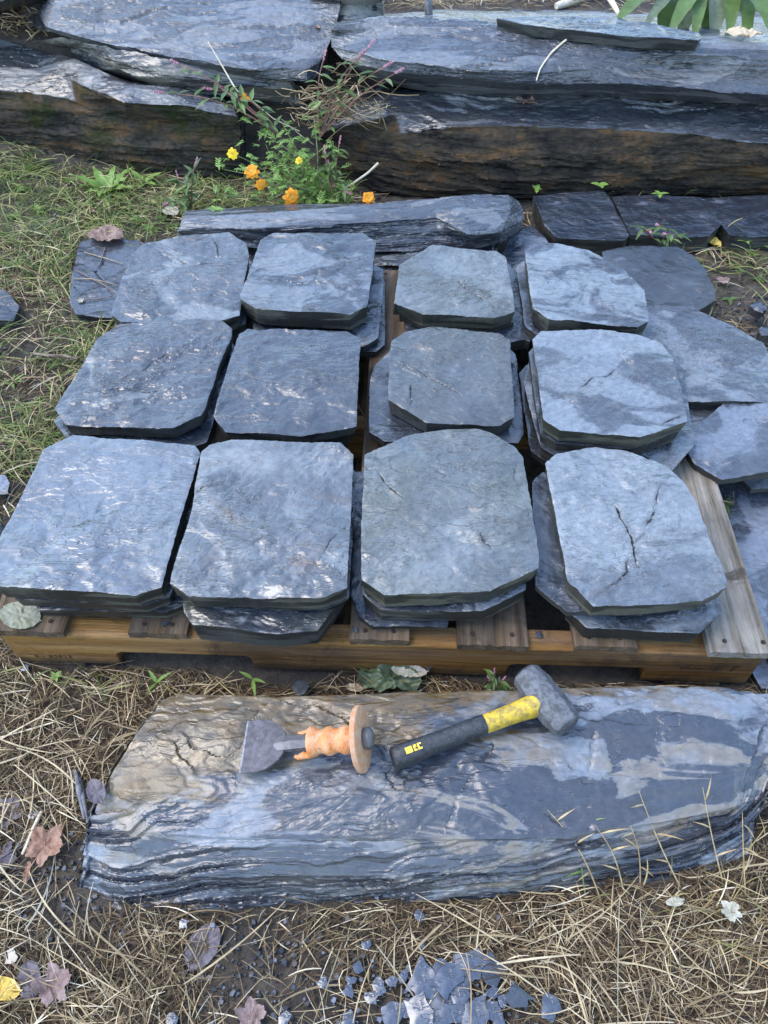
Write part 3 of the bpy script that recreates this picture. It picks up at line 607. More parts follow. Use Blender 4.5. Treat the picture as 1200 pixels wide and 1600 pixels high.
slate('bottom slate of the third middle row stack', xf(G_, -.008, .0, -.060, .03, .95), .026, M_low[2], M_side[1], 54, 100, 10)
H_ = wpoly([(832,530),(845,517),(940,516),(995,522),(1035,537),(1052,555),(1064,605),(1072,645),(1074,657),(1000,685),(875,672),(850,655)], .228)
slate('rightmost middle row top slate, pale blue with a short black crack', H_, .030,
      mat_slate('slate_face_h', 8, .78, .4, rot=.4, scale=4.6, dark=(.10,.108,.13), light=(.25,.27,.30)), M_side[2], 8, 360, 100, .0020, dirn=.5,
      cracks=[([(905,605),(922,592),(945,586),(970,575)], .006, .0022), ([(1030,665),(1055,652),(1074,648)], .004, .003)])
slate('second slate down in the rightmost middle row stack, flush with the pale top one', xf(H_, -.004, .002, -.032, .01, .99), .028, M_low[0], M_side[0], 55, 180, 14)
slate('third slate down in the rightmost middle row stack, corner over the end board', wpoly([(818,600),(830,545),(1050,545),(1070,580),(1085,696),(1045,740),(1000,728),(870,716),(845,700)], .166), .022, M_low[1], M_side[1], 56, 180, 30)
slate('bottom slate of the rightmost middle row stack', xf(H_, -.016, .006, -.086, .02, .98), .020, M_low[2], M_side[1], 57, 140, 12)
# --- front row
I_ = wpoly([(-9,860),(0,838),(30,778),(68,703),(77,697),(115,681),(305,696),(313,707),(300,750),(252,917),(210,930),(100,923),(-6,917)], .212)
slate('leftmost front row top slate, blue with a cloudy pale middle', I_, .034,
      mat_slate('slate_face_i', 9, .44, 1.0, crisp=.16, rot=.3, dark=(.10,.112,.145), tint=(.21,.235,.27), light=(.23,.25,.26), scale=4.2), M_side[0], 9, 400, 110, .0018, dirn=.3,
      cracks=[([(95,825),(140,815),(170,802)], .002, .002)], dents=[(135,797,.045,.0016), (168,790,.018,.0012)])
slate('second slate under the leftmost front row slate', xf(I_, .010, -.004, -.036, .01, .96), .024, M_low[2], M_side[0], 58, 200, 16)
slate('third slate down at the leftmost front row stack, resting on the pallet boards', xf(I_, .030, -.004, -.061, .04, .95), .027, M_low[2], M_side[0], 59, 200, 16)
J_ = wpoly([(265,912),(268,900),(300,790),(315,705),(327,694),(360,686),(440,687),(517,689),(533,691),(552,710),(548,800),(542,918),(502,935),(400,934),(295,932)], .222)
slate('second top slate from the left in the front row, mottled with rusty freckles', J_, .034,
      mat_slate('slate_face_j', 10, .50, 1.0, crisp=.12, rust=.55, rot=.9, dark=(.10,.108,.125), tint=(.18,.19,.205), light=(.25,.26,.27), scale=5.5), M_side[0], 10, 400, 110, .0022, dirn=.9,
      cracks=[([(305,770),(320,760),(345,752)], .003, .003), ([(500,880),(520,845),(545,815)], .0025, .002)])
slate('thin slate sandwiched under the rust-freckled front row slate', xf(J_, .010, -.002, -.036, -.01, .95), .012, M_low[0], M_side[0], 60, 160, 12)
slate('thick brown-stained slate jutting out under the rust-freckled one over the pallet edge', wpoly([(286,948),(288,958),(302,977),(432,989),(496,983),(541,922),(545,780),(335,760),(305,820)], .174), .050,
      mat_slate('slate_face_brown', 24, .1, .4, olive=.9, rust=.5, rot=.1), M_side[1], 61, 240, 50, .0022)
K_ = wpoly([(564,905),(565,820),(570,712),(582,705),(600,697),(640,679),(685,671),(745,670),(772,677),(805,697),(817,713),(832,800),(843,868),(842,887),(767,922),(690,927),(600,930)], .215)
slate('third front row top slate, olive-tinged grey with a rounded back edge', K_, .037,
      mat_slate('slate_face_k', 11, .50, 1.0, crisp=.10, olive=.55, rot=.6, dark=(.10,.11,.125), tint=(.19,.205,.215), light=(.23,.245,.25), scale=3.6), M_side[2], 11, 400, 110, .0016, dirn=.6,
      cracks=[([(588,735),(605,758),(632,782)], .005, .003), ([(752,830),(756,848),(770,855)], .0035, .002), ([(805,700),(808,760),(840,835)], .0012, .003)])
slate('second slate under the olive-tinged front row slate, slightly set forward', wpoly([(566,925),(594,952),(755,955),(822,922),(818,800),(815,730),(580,730)], .177), .036, M_low[1], M_side[0], 62, 220, 20)
slate('bottom slate of the third front row stack, its blue corner showing at the left', wpoly([(552,735),(548,930),(560,962),(580,978),(700,978),(720,740)], .140), .018, M_low[0], M_side[0], 63, 180, 24)
L_ = wpoly([(852,722),(870,707),(900,702),(930,698),(980,704),(1040,730),(1065,752),(1085,782),(1110,842),(1137,905),(1135,917),(1098,938),(1010,945),(927,947),(887,907)], .214)
slate('rightmost front row top slate, palest, with a Y-shaped crack', L_, .032,
      mat_slate('slate_face_l', 12, .80, .7, rust=.12, rot=.2, dark=(.12,.13,.155), tint=(.21,.23,.255), light=(.27,.29,.31), scale=3.6), M_side[2], 12, 400, 110, .0022, dirn=.2,
      cracks=[([(920,770),(960,790),(985,838),(990,860),(1000,900)], .005, .003), ([(1030,755),(1025,800),(1005,835),(990,850)], .004, .003), ([(990,870),(970,905),(940,930)], .003, .002)])
slate('second slate in the rightmost front row stack, poking out on the left', wpoly([(831,752),(848,736),(1000,738),(1010,800),(1010,955),(885,955),(836,912)], .180), .020, M_low[0], M_side[1], 64, 200, 30)
slate('bottom slate of the rightmost front row stack, reaching forward', wpoly([(885,950),(900,965),(916,980),(1000,985),(1092,991),(1129,956),(1120,930),(1090,800),(900,800)], .158), .035, M_low[1], M_side[0], 65, 220, 30)

# --- loose slates around
LG = 'loose slates lying on the ground round the pallet'
def loose(label, px, z, th, mat, seed, rel=.0022, side=1, **kw):
    return slate(label, wpoly(px, z), th, mat, M_side[side], seed, 220, 50, rel, group=LG, **kw)
M_drk = mat_slate('slate_face_wet_dark', 31, .05, .1, dark=(.026,.032,.048), light=(.15,.165,.2), rough=(.28,.5), scale=9)
M_drk2 = mat_slate('slate_face_wet_dark_streaked', 32, .26, .2, dark=(.036,.039,.046), light=(.13,.14,.17), rough=(.3,.5), scale=9, stretch=4)
M_pal = mat_slate('slate_face_pale_patchy', 33, .58, .6, dark=(.10,.105,.12), light=(.225,.24,.265), scale=6)
M_blu = mat_slate('slate_face_blue_patchy', 34, .50, .5, dark=(.085,.094,.125), light=(.21,.23,.28), scale=5)
loose('thick dark squarish slate below the wall, right behind the rightmost back stack', [(833,306),(890,300),(942,297),(953,308),(983,368),(976,376),(895,374),(868,371),(850,352)], .075, .055, M_drk, 71, .0016)
loose('flat dark slate in the middle of the three against the foot of the wall', [(956,306),(1020,304),(1098,309),(1112,325),(1127,350),(1108,369),(1060,371),(985,366),(975,345)], .055, .05, M_drk, 72, .0012)
loose('flat dark slate cut by the right photo edge, at the foot of the wall', [(1100,310),(1160,305),(1240,303),(1260,365),(1180,369),(1140,366),(1120,340)], .050, .045, M_drk, 73, .0012)
loose('rounded dark wet slate with light streaks, right of the back row', [(940,395),(985,384),(1060,383),(1082,395),(1103,420),(1117,455),(1117,470),(1088,487),(1005,487),(960,470)], .135, .055, M_drk2, 74, .0032)
loose('large pale patchy slate leaning in behind the middle row at the right', [(985,490),(1015,480),(1083,478),(1135,505),(1192,535),(1235,600),(1200,628),(1073,627),(1050,616),(1000,560)], .148, .026, M_pal, 75, .0024)
loose('pale corner of slate below the patchy one, beside the dark slot', [(1040,628),(1180,618),(1180,720),(1095,725),(1060,690)], .122, .02, M_pal, 76)
loose('blue slate with pointed front, overlapping the pallet side at the right photo edge', [(1068,690),(1090,665),(1190,578),(1260,570),(1270,700),(1225,735),(1130,747),(1087,723),(1078,710)], .145, .022, M_blu, 77, .0028)
loose('small blue slate under the pointed one at the right photo edge', [(1150,735),(1200,705),(1260,690),(1270,760),(1175,762)], .09, .02, M_blu, 78)
loose('big flat blue slate on the ground along the right side of the pallet', [(1085,760),(1095,735),(1180,740),(1290,735),(1330,900),(1320,1040),(1215,1035),(1140,880)], .055, .03, M_blu, 79, .0020)
loose('flat blue slate lower in the right margin, overlapped by the big one', [(1150,1000),(1290,1000),(1300,1075),(1190,1075)], .02, .02, M_blu, 80)
loose('small pale blue slate glimpsed between the layered rock and the back stacks', [(775,450),(785,395),(800,362),(830,352),(852,372),(865,400),(840,460)], .095, .06, M_low[1], 81)
loose('thin blue slate on the grass at the left, strewn with straw', [(108,470),(112,430),(124,378),(140,372),(185,374),(218,374),(232,400),(215,495),(160,497),(118,490)], .030, .02, mat_slate('slate_face_left_blue', 35, .02, .4, dark=(.068,.074,.095)), 82, .0016, cracks=[([(165,395),(160,410),(148,425),(170,440),(182,452)], .005, .004)])
loose('small dark slate in the grass at the left photo edge', [(-25,440),(10,455),(30,478),(20,500),(-30,500)], .035, .02, M_drk, 83)
loose('small blue-grey slate scrap beside the leftmost front stack', [(-20,745),(8,742),(16,755),(12,772),(-20,772)], .03, .01, M_blu, 84)
boulder('rock', 'lump of black rock on the soil at the left photo edge', 'rock', [
  [(W,-.80,.93,.0),(W,-.80,.95,.03),(W,-.80,.90,.035),(W,-.80,.86,.0)],[(W,-.755,.94,.0),(W,-.75,.94,.045),(W,-.75,.90,.045),(W,-.75,.85,.0)],[(W,-.71,.92,.0),(W,-.71,.91,.02),(W,-.71,.89,.02),(W,-.71,.87,.0)]],
  M_drk2, 40, 30, 12, .01, .008, .01, .004)

# ---------------------------------------------------------------- pallet
pal0 = P(-2, 990, .105); pal1 = P(1197, 1026, .105)
ax = (pal1 - pal0); PL = np.linalg.norm(ax); yaw = math.atan2(ax[1], ax[0])
pallet = empty('pallet', (pal0[0], pal0[1], 0), 'weathered wooden pallet under the stacks of slate', 'pallet', rot=(0, 0, yaw))
M_str = mat_wood('wet_orange_stringer_wood', (.12,.052,.012), (.23,.112,.028), (.33,.185,.058), 'x', 0.12, 1, mud=.045)
M_brd = mat_wood('weathered_board_wood', (.05,.032,.018), (.105,.068,.038), (.19,.13,.08), 'y', .10, 2)
M_brd2 = mat_wood('bleached_board_wood', (.07,.052,.035), (.22,.185,.14), (.36,.33,.28), 'y', .4, 5)
M_nail = mat_plain('rusty_nail', (.02,.012,.01), (.05,.03,.02), 200, .7, .5)
SD = 1.03
def prism_grid(name, outline, depth, mat, parent, loc, nseg=60, seed=0):
    """stringer: outline in x,z extruded along y, with soft edges"""
    mb = MB(); n = len(outline)
    V = [(x, 0, z) for x, z in outline] + [(x, depth, z) for x, z in outline]
    mb.add(V, [tuple(range(n)), tuple(range(2*n-1, n-1, -1))] + [(i, i + n, (i+1) % n + n, (i+1) % n) for i in range(n)])
    o = mb.build(name, mat, parent, loc, False)
    bv = o.modifiers.new('bevel', 'BEVEL'); bv.width = .003; bv.segments = 2; bv.limit_method = 'ANGLE'
    return o
def notch(x0, x1, zb, zt, r=.012):
    return [(x0, zb), (x0, zt - r), (x0 + r * .3, zt - r * .3), (x0 + r, zt), (x1 - r, zt), (x1 - r * .3, zt - r * .3), (x1, zt - r), (x1, zb)]
zb, zt = .012, .105
n0, n1, n2, n3 = [PL * (q / 1197) for q in (172, 392, 808, 1027)]
outl = [(0, zb)] + notch(n0, n1, zb, zb + .042) + notch(n2, n3, zb, zb + .042) + [(PL, zb), (PL, zt), (0, zt)]
strs = []
for k, yy in enumerate((0, SD / 2 - .02, SD - .04)):
    s_ = prism_grid('stringer', outl, .038, M_str, pallet, (0, yy, 0)); strs.append(s_)
def board(x0, x1, y0, y1, z0, z1, mat, seed, par=pallet, splits=1):
    nx, ny = 14, 90; xs = np.linspace(x0, x1, nx); ys = np.linspace(y0, y1, ny); X, Y = np.meshgrid(xs, ys)
    wob = .0035 * fbm(Y * 3 + seed, seed, 0, 2)
    endj = np.zeros_like(X); endj[0] = .003 * fbm(xs * 120 + seed, 0, 0, 2); Y = Y + endj
    X = X + wob
    e = np.minimum(X - X.min(1, keepdims=True), X.max(1, keepdims=True) - X); 
    Z = z1 + .0016 * fbm(X * 60 + seed, Y * 4, seed, 3) - .002 * np.exp(-e / .003)
    g = (X - (x0 + x1) / 2 - .02 * pn(Y * 2 + seed, seed, 0)); Z = Z - .004 * np.exp(-(g / .002) ** 2) * (Y < y0 + .2)
    Vt = np.stack([X, Y, Z], -1).reshape(-1, 3); Vb = Vt.copy(); Vb[:, 2] = z0
    V = np.concatenate([Vt, Vb]); N_ = nx * ny; Q = []
    for r in range(ny - 1):
        for c in range(nx - 1):
            a = r * nx + c; Q += [(a, a+1, a+nx+1, a+nx), (N_+a, N_+a+nx, N_+a+nx+1, N_+a+1)]
    for c in range(nx - 1): Q += [(c, N_+c, N_+c+1, c+1), ((ny-1)*nx+c+1, N_+(ny-1)*nx+c+1, N_+(ny-1)*nx+c, (ny-1)*nx+c)]
    for r in range(ny - 1): Q += [(r*nx, (r+1)*nx, N_+(r+1)*nx, N_+r*nx), (r*nx+nx-1, N_+r*nx+nx-1, N_+(r+1)*nx+nx-1, (r+1)*nx+nx-1)]
    return mesh_obj('deck_board', V, Q, mat, None, par, (0, 0, 0), True, 35)
bx = [(-.012,.108),(.208,.300),(.372,.478),(.555,.648),(.722,.832),(.902,.998),(1.110,1.218)]
for k, (a, b) in enumerate(bx):
    a, b = [PL * v / 1.20 for v in (a, b)]
    m = M_brd2 if k == 6 else M_brd
    bo = board(a, min(b, PL + .004), -.004 + .004 * (k % 2), SD + .0, .1055, .1215, m, k * 3.3)
    for yy in (.012, SD - .02):
        for xx in (a + .025, b - .025):
            nb_ = MB(); nb_.tube([(xx, yy + .004, .1195), (xx, yy + .004, .1232)], .0038, 8); nb_.build('nail', M_nail, bo)
for yy in (.03, .5):
    pass
for (a, b) in ((.02, .11), (.55, .65), (1.10, 1.19)):                  # bottom boards
    board(a, b, 0, SD, -.004, .011, M_brd, a * 9)
M_ink = mat_plain('burnt_stamp', (.035,.018,.008), (.07,.035,.012), 300, .8)
def text(name, body, size, mat, parent, loc, rot, ext=.0004, shear=0):
    cu = bpy.data.curves.new(name, 'FONT'); cu.body = body; cu.size = size; cu.extrude = ext; cu.shear = shear; cu.materials.append(mat); cu.space_character = 1.25
    to = bpy.data.objects.new(name, cu); COL.objects.link(to); bpy.context.view_layer.update()
    me = bpy.data.meshes.new_from_object(to.evaluated_get(bpy.context.evaluated_depsgraph_get())); bpy.data.objects.remove(to)
    o = bpy.data.objects.new(name, me); COL.objects.link(o); o.parent = parent; o.location = loc; o.rotation_euler = rot; return o
text('stamped_number', '0 - 02023', .013, M_ink, strs[0], (.034, -.0006, .030), (R(90), 0, 0))
text('stamped_name', 'Thomson', .014, M_ink, strs[0], (PL - .125, -.0006, .058), (R(90), 0, 0), shear=.3)
fr = MB()
fx0, fx1 = PL - .135, PL - .028
fr.box((fx0, -.0009, .073), (fx1, .001, .0744)); fr.add([(fx1, -.0009, .0745), (fx1 - .012, -.0009, .0745), (fx1 - .012, -.0009, .052)], [(0, 1, 2)])
fr.build('stamped_frame', M_ink, strs[0], smooth=False)

# ---------------------------------------------------------------- surface height under tools
def drop(x, y, names):
    bpy.context.view_layer.update(); dg = bpy.context.evaluated_depsgraph_get()
    hit, loc, *_ = S.ray_cast(dg, Vector((x, y, 1.0)), Vector((0, 0, -1)))
    return loc.z if hit else 0
# ---------------------------------------------------------------- hammer
def frame(p0, p1):
    p0, p1 = Vector(p0), Vector(p1); d = (p1 - p0).normalized(); s_ = Vector((0, 0, 1)).cross(d).normalized(); u = d.cross(s_)
    M = Matrix((d, s_, u)).transposed(); return M.to_euler()
def loft(mb, secs, n=16, m=0, cap=True, expo=2.0):
    """secs: (x, ry, rz, yc, zc)"""
    V = []
    for x, ry, rz, yc, zc in secs:
        for k in range(n):
            t = 2 * math.pi * (k + .5) / n; c, s_ = math.cos(t), math.sin(t); e = 2 / expo
            V.append((x, yc + ry * math.copysign(abs(c) ** e, c), zc + rz * math.copysign(abs(s_) ** e, s_)))
    Fc = [(i*n+k, i*n+(k+1)%n, (i+1)*n+(k+1)%n, (i+1)*n+k) for i in range(len(secs)-1) for k in range(n)]
    if cap: Fc += [tuple(range(n))[::-1], tuple((len(secs)-1)*n + k for k in range(n))]
    mb.add(V, Fc, m)
zs = .122
h0 = P(617, 1186, zs + .018); h1 = P(850, 1097, zs + .026)
e0 = P(614, 1186, zs + .018); ehead = P(854, 1095, zs + .026)
hd = empty('hammer', (e0[0], e0[1], e0[2]), 'club hammer with black and yellow handle lying on the front slab', 'hammer', rot=frame(e0, ehead))
HL = float(np.linalg.norm(ehead - e0))
M_grip = mat_plain('scuffed_black_rubber', (.012,.013,.015), (.034,.036,.040), 130, .42, 0, .0008, c2=(.10,.105,.115))
M_yel = mat_plain('worn_yellow_plastic', (.55,.37,.02), (.26,.18,.035), 110, .45, 0, .0008, c2=(.05,.045,.03))
M_head = mat_plain('dusty_forged_steel', (.050,.052,.058), (.125,.13,.14), 100, .55, .15, .0012, c2=(.05,.05,.055))
g = MB(); gl = HL * .61
loft(g, [(-.001,.013,.016,0,0),(.001,.0165,.020,0,0),(.012,.0172,.0205,0,0),(.03,.0165,.0195,0,0),(gl*.5,.0145,.0170,0,0),(gl*.75,.0150,.0172,0,0),(gl*.93,.0148,.0168,0,0),(gl*.96,.0142,.0160,0,0),(gl*.97,.0128,.0146,0,0)], 24, expo=2.4)
g.v = [(v[0], v[1] * .92, v[2] * .95) for v in g.v]; g.build('grip', M_grip, hd, sharp=60)
y_ = MB(); loft(y_, [(gl*.93,.0130,.0148,0,0),(gl*1.1,.0132,.0148,0,0),(gl*1.25,.0135,.0152,0,0),(HL*.86,.0150,.0170,0,0),(HL*.92,.0165,.020,0,0),(HL*.97,.017,.021,0,0)], 24, expo=2.4)
y_.build('handle_neck', M_yel, hd, sharp=60)
# head: axis in plan from upper-left px to lower-right px
ha = P(829, 1062, zs + .026); hb = P(880, 1125, zs + .026); hv = hb - ha; hl = .108
ang_head = math.atan2(hv[1], hv[0]); hc = (P(829,1066,zs+.028) + P(877,1120,zs+.028)) / 2
h_ = MB(); RH = 1.06
oct_ = [(-hl/2,.0165,.0165,0,0),(-hl/2+.0035,.0205,.0205,0,0),(-hl/2+.016,.0215,.0215,0,0),(-hl/2+.026,.0235,.0235,0,0),(-.012,.0235,.0235,0,0),(.012,.0235,.0235,0,0),(hl/2-.026,.0235,.0235,0,0),(hl/2-.016,.0215,.0215,0,0),(hl/2-.0035,.0205,.0205,0,0),(hl/2,.0165,.0165,0,0)]
loft(h_, [(x * .93, a * RH * 1.08, b * RH * 1.08, c, d) for x, a, b, c, d in oct_], 8, expo=2.0)
ho = h_.build('hammer_head', M_head, None, tuple(hc), sharp=25, rot=(0, 0, ang_head))
bv = ho.modifiers.new('bevel', 'BEVEL'); bv.width = .0022; bv.segments = 3; bv.limit_method = 'ANGLE'; bv.angle_limit = R(20)
hd_M = Matrix.LocRotScale(hd.location, hd.rotation_euler, None)
ho.parent = hd; ho.matrix_parent_inverse = hd_M.inverted()
M_face = mat_plain('dark_worn_face_steel', (.045,.045,.05), (.09,.09,.095), 90, .45, .3, .0012, c2=(.22,.22,.22))
for sg in (-1, 1):
    fm = MB(); loft(fm, [(sg * hl/2 * .93, .0172, .0172, 0, 0), (sg * (hl/2 * .93 + .0012), .0158, .0158, 0, 0), (sg * (hl/2 * .93 + .0018), .006, .006, 0, 0)], 24, expo=2.5); fm.build('striking_face', M_face, ho, sharp=50)
# yellow printed mark: a square and three bars
mk = MB()
def mark(x0, x1, s0, s1):
    V = []
    for xx in (x0, x1):
        for sv in (s0, s1):
            zc = .0197 * (max(0, 1 - abs(sv / .0160) ** 2.4)) ** (1/2.4) + .0002
            V.append((xx, sv, zc))
    mk.add(V, [(0, 2, 3, 1)])
x0 = .018
for i in range(4):
    sa, sb = -.003 + i * .0022 - .0044, -.003 + (i + 1) * .0022 - .0044
    mark(x0, x0 + .010, sa, sb)
    mark(x0 + .012, x0 + .0165, sa, sb) if i in (0, 2, 3) else mark(x0 + .012, x0 + .014, sa, sb)
    mark(x0 + .018, x0 + .0205, sa, sb)
    if i in (0, 3): mark(x0 + .0205, x0 + .024, sa, sb)
mk.build('printed_mark', mat_plain('yellow_print', (.80,.56,.04), (.7,.5,.05), 60, .5), hd, sharp=None)

# ---------------------------------------------------------------- bolster chisel
c0 = P(381, 1167, zs + .003); c1 = P(568, 1154, zs + .047)
ch = empty('chisel', tuple(c0), 'bolster chisel with wide grey blade and peach hand guard lying on the front slab', 'chisel', rot=frame(c0, c1))
CL = float(np.linalg.norm(c1 - c0))
M_bl = mat_plain('scratched_blade_steel', (.030,.028,.036), (.080,.074,.088), 90, .5, .12, .0005, c2=(.13,.12,.15))
M_sh = mat_plain('dark_shank_steel', (.10,.095,.10), (.17,.16,.16), 60, .5, .5, .0008)
M_pe = mat_plain('faded_peach_rubber', (.55,.17,.03), (.55,.31,.16), 75, .5, 0, .0018, c2=(.22,.12,.07))
M_pd = mat_plain('dusty_peach_guard', (.45,.21,.09), (.46,.30,.20), 90, .6, 0, .0016, c2=(.50,.17,.04))
b_ = MB(); bw = .039
prof = []                                                            # half outline x, half width
for t in np.linspace(0, 1, 14):
    x = t * CL * .36; wdt = bw * (1 if t < .28 else math.sqrt(max(0, 1 - ((t - .28) / .74) ** 2)) * (1) ); prof.append((x, max(wdt, .0085)))
for i, (x, wdt) in enumerate(prof):
    th = .0012 + .0042 * min(1, x / (CL * .3))
    b_.v += [(x, -wdt, -th/2), (x, wdt, -th/2), (x, wdt, th/2), (x, -wdt, th/2)]
for i in range(len(prof) - 1):
    a = i * 4
    for k in range(4): b_.f.append((a + k, a + (k+1) % 4, a + 4 + (k+1) % 4, a + 4 + k)); b_.m.append(0)
b_.f += [(3, 2, 1, 0), tuple(len(b_.v) - 4 + k for k in range(4))]; b_.m += [0, 0]
b_.build('blade', M_bl, ch, sharp=30)
ce = MB(); ce.box((-.0008, -bw, -.0012), (.0022, bw, .0012)); ce.build('cutting_edge', mat_plain('cutting_edge_highlight', (.10,.10,.11), (.24,.24,.26), 150, .4, .3), ch, smooth=False)  # paler strip, the highlight along the cutting edge put into its colour
s_ = MB(); loft(s_, [(CL*.26,.010,.003,0,0),(CL*.33,.0120,.0075,0,0),(CL*.42,.0115,.0100,0,0),(CL*.80,.0095,.0085,0,0),(CL*1.02,.0095,.0085,0,0)], 6)
s_.build('shank', M_sh, ch, sharp=20)
gp = MB(); sec = []
for i, t in enumerate(np.linspace(0, 1, 26)):
    x = CL * (.56 + .40 * t); r_ = .0185 + .0022 * math.sin(t * 19) + (.002 if t < .08 else 0); sec.append((x, r_, r_ * .95, 0, 0))
sec = [(sec[0][0], .010, .009, 0, 0)] + sec
loft(gp, sec, 24)
gv = np.array(gp.v); gv[:, 1:] *= (1 + .035 * fbm(gv[:, 0] * 60, gv[:, 1] * 60, gv[:, 2] * 60, 3))[:, None]
gp.v = [tuple(v) for v in gv]
gp.build('grip', M_pe, ch, sharp=60)
tr = MB()                                                            # torn rubber tongues along the shank
tr.tube([(CL*.59,-.014,-.006),(CL*.54,-.0165,-.007),(CL*.50,-.015,-.008),(CL*.455,-.0175,-.008),(CL*.43,-.016,-.006)], [.005,.0045,.0055,.004,.0025], 8)
tr.tube([(CL*.59,.013,.004),(CL*.54,.0145,.005),(CL*.50,.0125,.004),(CL*.46,.0135,.003)], [.004,.003,.0033,.0018], 8)
tr.build('torn_grip_edge', M_pe, ch, sharp=60)
gd = MB(); rd = .046; loft(gd, [(CL*.955,.024,.024,0,0),(CL*.957,rd-.001,rd-.001,0,0),(CL*.965,rd,rd,0,0),(CL*.995,rd-.0006,rd-.0006,0,0),(CL*1.003,rd-.003,rd-.003,0,0),(CL*1.004,.02,.02,0,0)], 48)
gv = np.array(gd.v); k_ = 1 + .02 * fbm(gv[:, 1] * 50, gv[:, 2] * 50, 2, 2); gv[:, 1:] *= k_[:, None]; gd.v = [tuple(v) for v in gv]
gd.build('hand_guard', M_pd, ch, sharp=40)
sh = MB(); loft(sh, [(CL*1.0,.014,.014,0,0),(CL*1.03,.0155,.0155,0,0),(CL*1.055,.0155,.0155,0,0),(CL*1.075,.011,.011,0,0),(CL*1.08,.004,.004,0,0)], 20)
sh.build('striking_end', M_sh, ch, sharp=45)

# ---------------------------------------------------------------- what lies below a point (for scattering)
bpy.context.view_layer.update(); _dg = bpy.context.evaluated_depsgraph_get()
def below(x, y):
    hit, loc, nr_, ix, ob, mt = S.ray_cast(_dg, Vector((x, y, 1.1)), Vector((0, 0, -1)))
    return (ob.name if hit else ''), (loc.z if hit else 0.0)
def on(px, py, dz=0.0, it=5):
    """the spot on whatever surface is seen at this measured point"""
    d = Vector(ray(px, py)).normalized()
    hit, loc, *_ = S.ray_cast(_dg, cam.location, d)
    return np.array([loc.x, loc.y, loc.z + dz])

# ---------------------------------------------------------------- straw and grass
def blades(P0, az, L, w, curl, lift, rise, seg=4, taper=.35, roll=None, zfun=None):
    n = len(P0); t = np.linspace(0, 1, seg + 1)
    a = az[:, None] + curl[:, None] * (t[None] - .3)
    dx = np.cos(a); dy = np.sin(a); st = (L / seg)[:, None]
    hz = np.sqrt(np.clip(1 - rise ** 2, .02, 1))[:, None]
    X = P0[:, 0:1] + np.concatenate([np.zeros((n, 1)), np.cumsum(dx[:, :-1] * st * hz, 1)], 1)
    Y = P0[:, 1:2] + np.concatenate([np.zeros((n, 1)), np.cumsum(dy[:, :-1] * st * hz, 1)], 1)
    Z = P0[:, 2:3] + (rise * L)[:, None] * (t - .35 * t * t)[None] + lift[:, None] * np.sin(np.pi * t)[None]
    r = rng.uniform(-1.1, 1.1, n)[:, None] if roll is None else roll[:, None]
    wd = w[:, None] * .5 * (1 - (1 - taper) * t[None] ** 1.6) * np.minimum(1, .55 + t[None] * 2)
    nx = -np.sin(a) * np.cos(r) * wd; ny = np.cos(a) * np.cos(r) * wd; nz = np.sin(r) * wd
    A = np.stack([X - nx, Y - ny, Z - nz], -1); B = np.stack([X + nx, Y + ny, Z + nz], -1)
    V = np.stack([A, B], 2).reshape(-1, 3)
    b = np.arange(n)[:, None] * (seg + 1) * 2 + np.arange(seg)[None] * 2
    Fc = np.stack([b, b + 1, b + 3, b + 2], -1).reshape(-1, 4)
    return V, Fc
def ell(x, y, px, py, rx, ry):
    c = P(px, py, 0); return np.exp(-(((x - c[0]) / rx) ** 2 + ((y - c[1]) / ry) ** 2))
def grit(x, y):
    g = ell(x, y, 400, 1540, .085, .07) + ell(x, y, 90, 1345, .07, .05) + .9 * ell(x, y, 690, 1585, .13, .045) + .8 * ell(x, y, 150, 1420, .05, .04)
    g = g + .9 * ell(x, y, 1180, 500, .16, .16) + .5 * ell(x, y, 40, 300, .3, .12)
    return np.clip(g, 0, 1)
def scatter(N, x0, x1, y0, y1, dens, ok=lambda s: s == 'ground', tip=None):
    pts = []; k = 0
    x = rng.uniform(x0, x1, N); y = rng.uniform(y0, y1, N); keep = rng.uniform(0, 1, N) < dens(x, y)
    x, y = x[keep], y[keep]; out = []
    z = gz(x, y)
    for i in range(len(x)):
        o_, h = below(x[i], y[i])
        if ok(o_): out.append(i)
    out = np.array(out, int); return np.stack([x[out], y[out], z[out]], 1)
def vis(x, y):                                         # only the ground near the frame
    return np.abs(x) < .72 * (.45 + .62 * np.sqrt(y * y + 1.3)) + .05
def d_front(x, y):
    nz_ = fbm(x * 6, y * 6, 2.2, 3)
    return np.where(vis(x, y), np.clip(.85 + nz_ - 1.05 * grit(x, y), .06, 1), 0)
def d_side(x, y):
    nz_ = fbm(x * 5, y * 5, 7.2, 3)
    return np.where(vis(x, y) & (y < 2.45), np.clip(.75 + nz_ * 1.4 - .8 * grit(x, y) - .45 * np.clip((y - 1.75) / .3, 0, 1), .05, 1), 0)
dry_stops = [(0, (.04,.026,.015)), (.22, (.11,.072,.034)), (.46, (.25,.175,.09)), (.70, (.41,.305,.165)), (.89, (.57,.46,.28)), (1, (.74,.65,.47))]
M_straw = mat_island('dry_straw', dry_stops, .55, .18, .35)
M_dark = mat_island('damp_old_straw', [(0, (.030,.020,.012)), (.5, (.075,.047,.025)), (1, (.17,.115,.06))], .7, .1, .3)
M_green = mat_island('grass_green', [(0, (.05,.095,.02)), (.35, (.12,.18,.04)), (.7, (.26,.28,.08)), (1, (.44,.38,.16))], .5, .3, .35)
def orient(p, spread=1.0):
    base = 2.4 * fbm(p[:, 0] * 3.5, p[:, 1] * 3.5, 5.5, 2); return base + rng.normal(0, spread, len(p)) + np.where(rng.uniform(0, 1, len(p)) < .5, np.pi, 0)
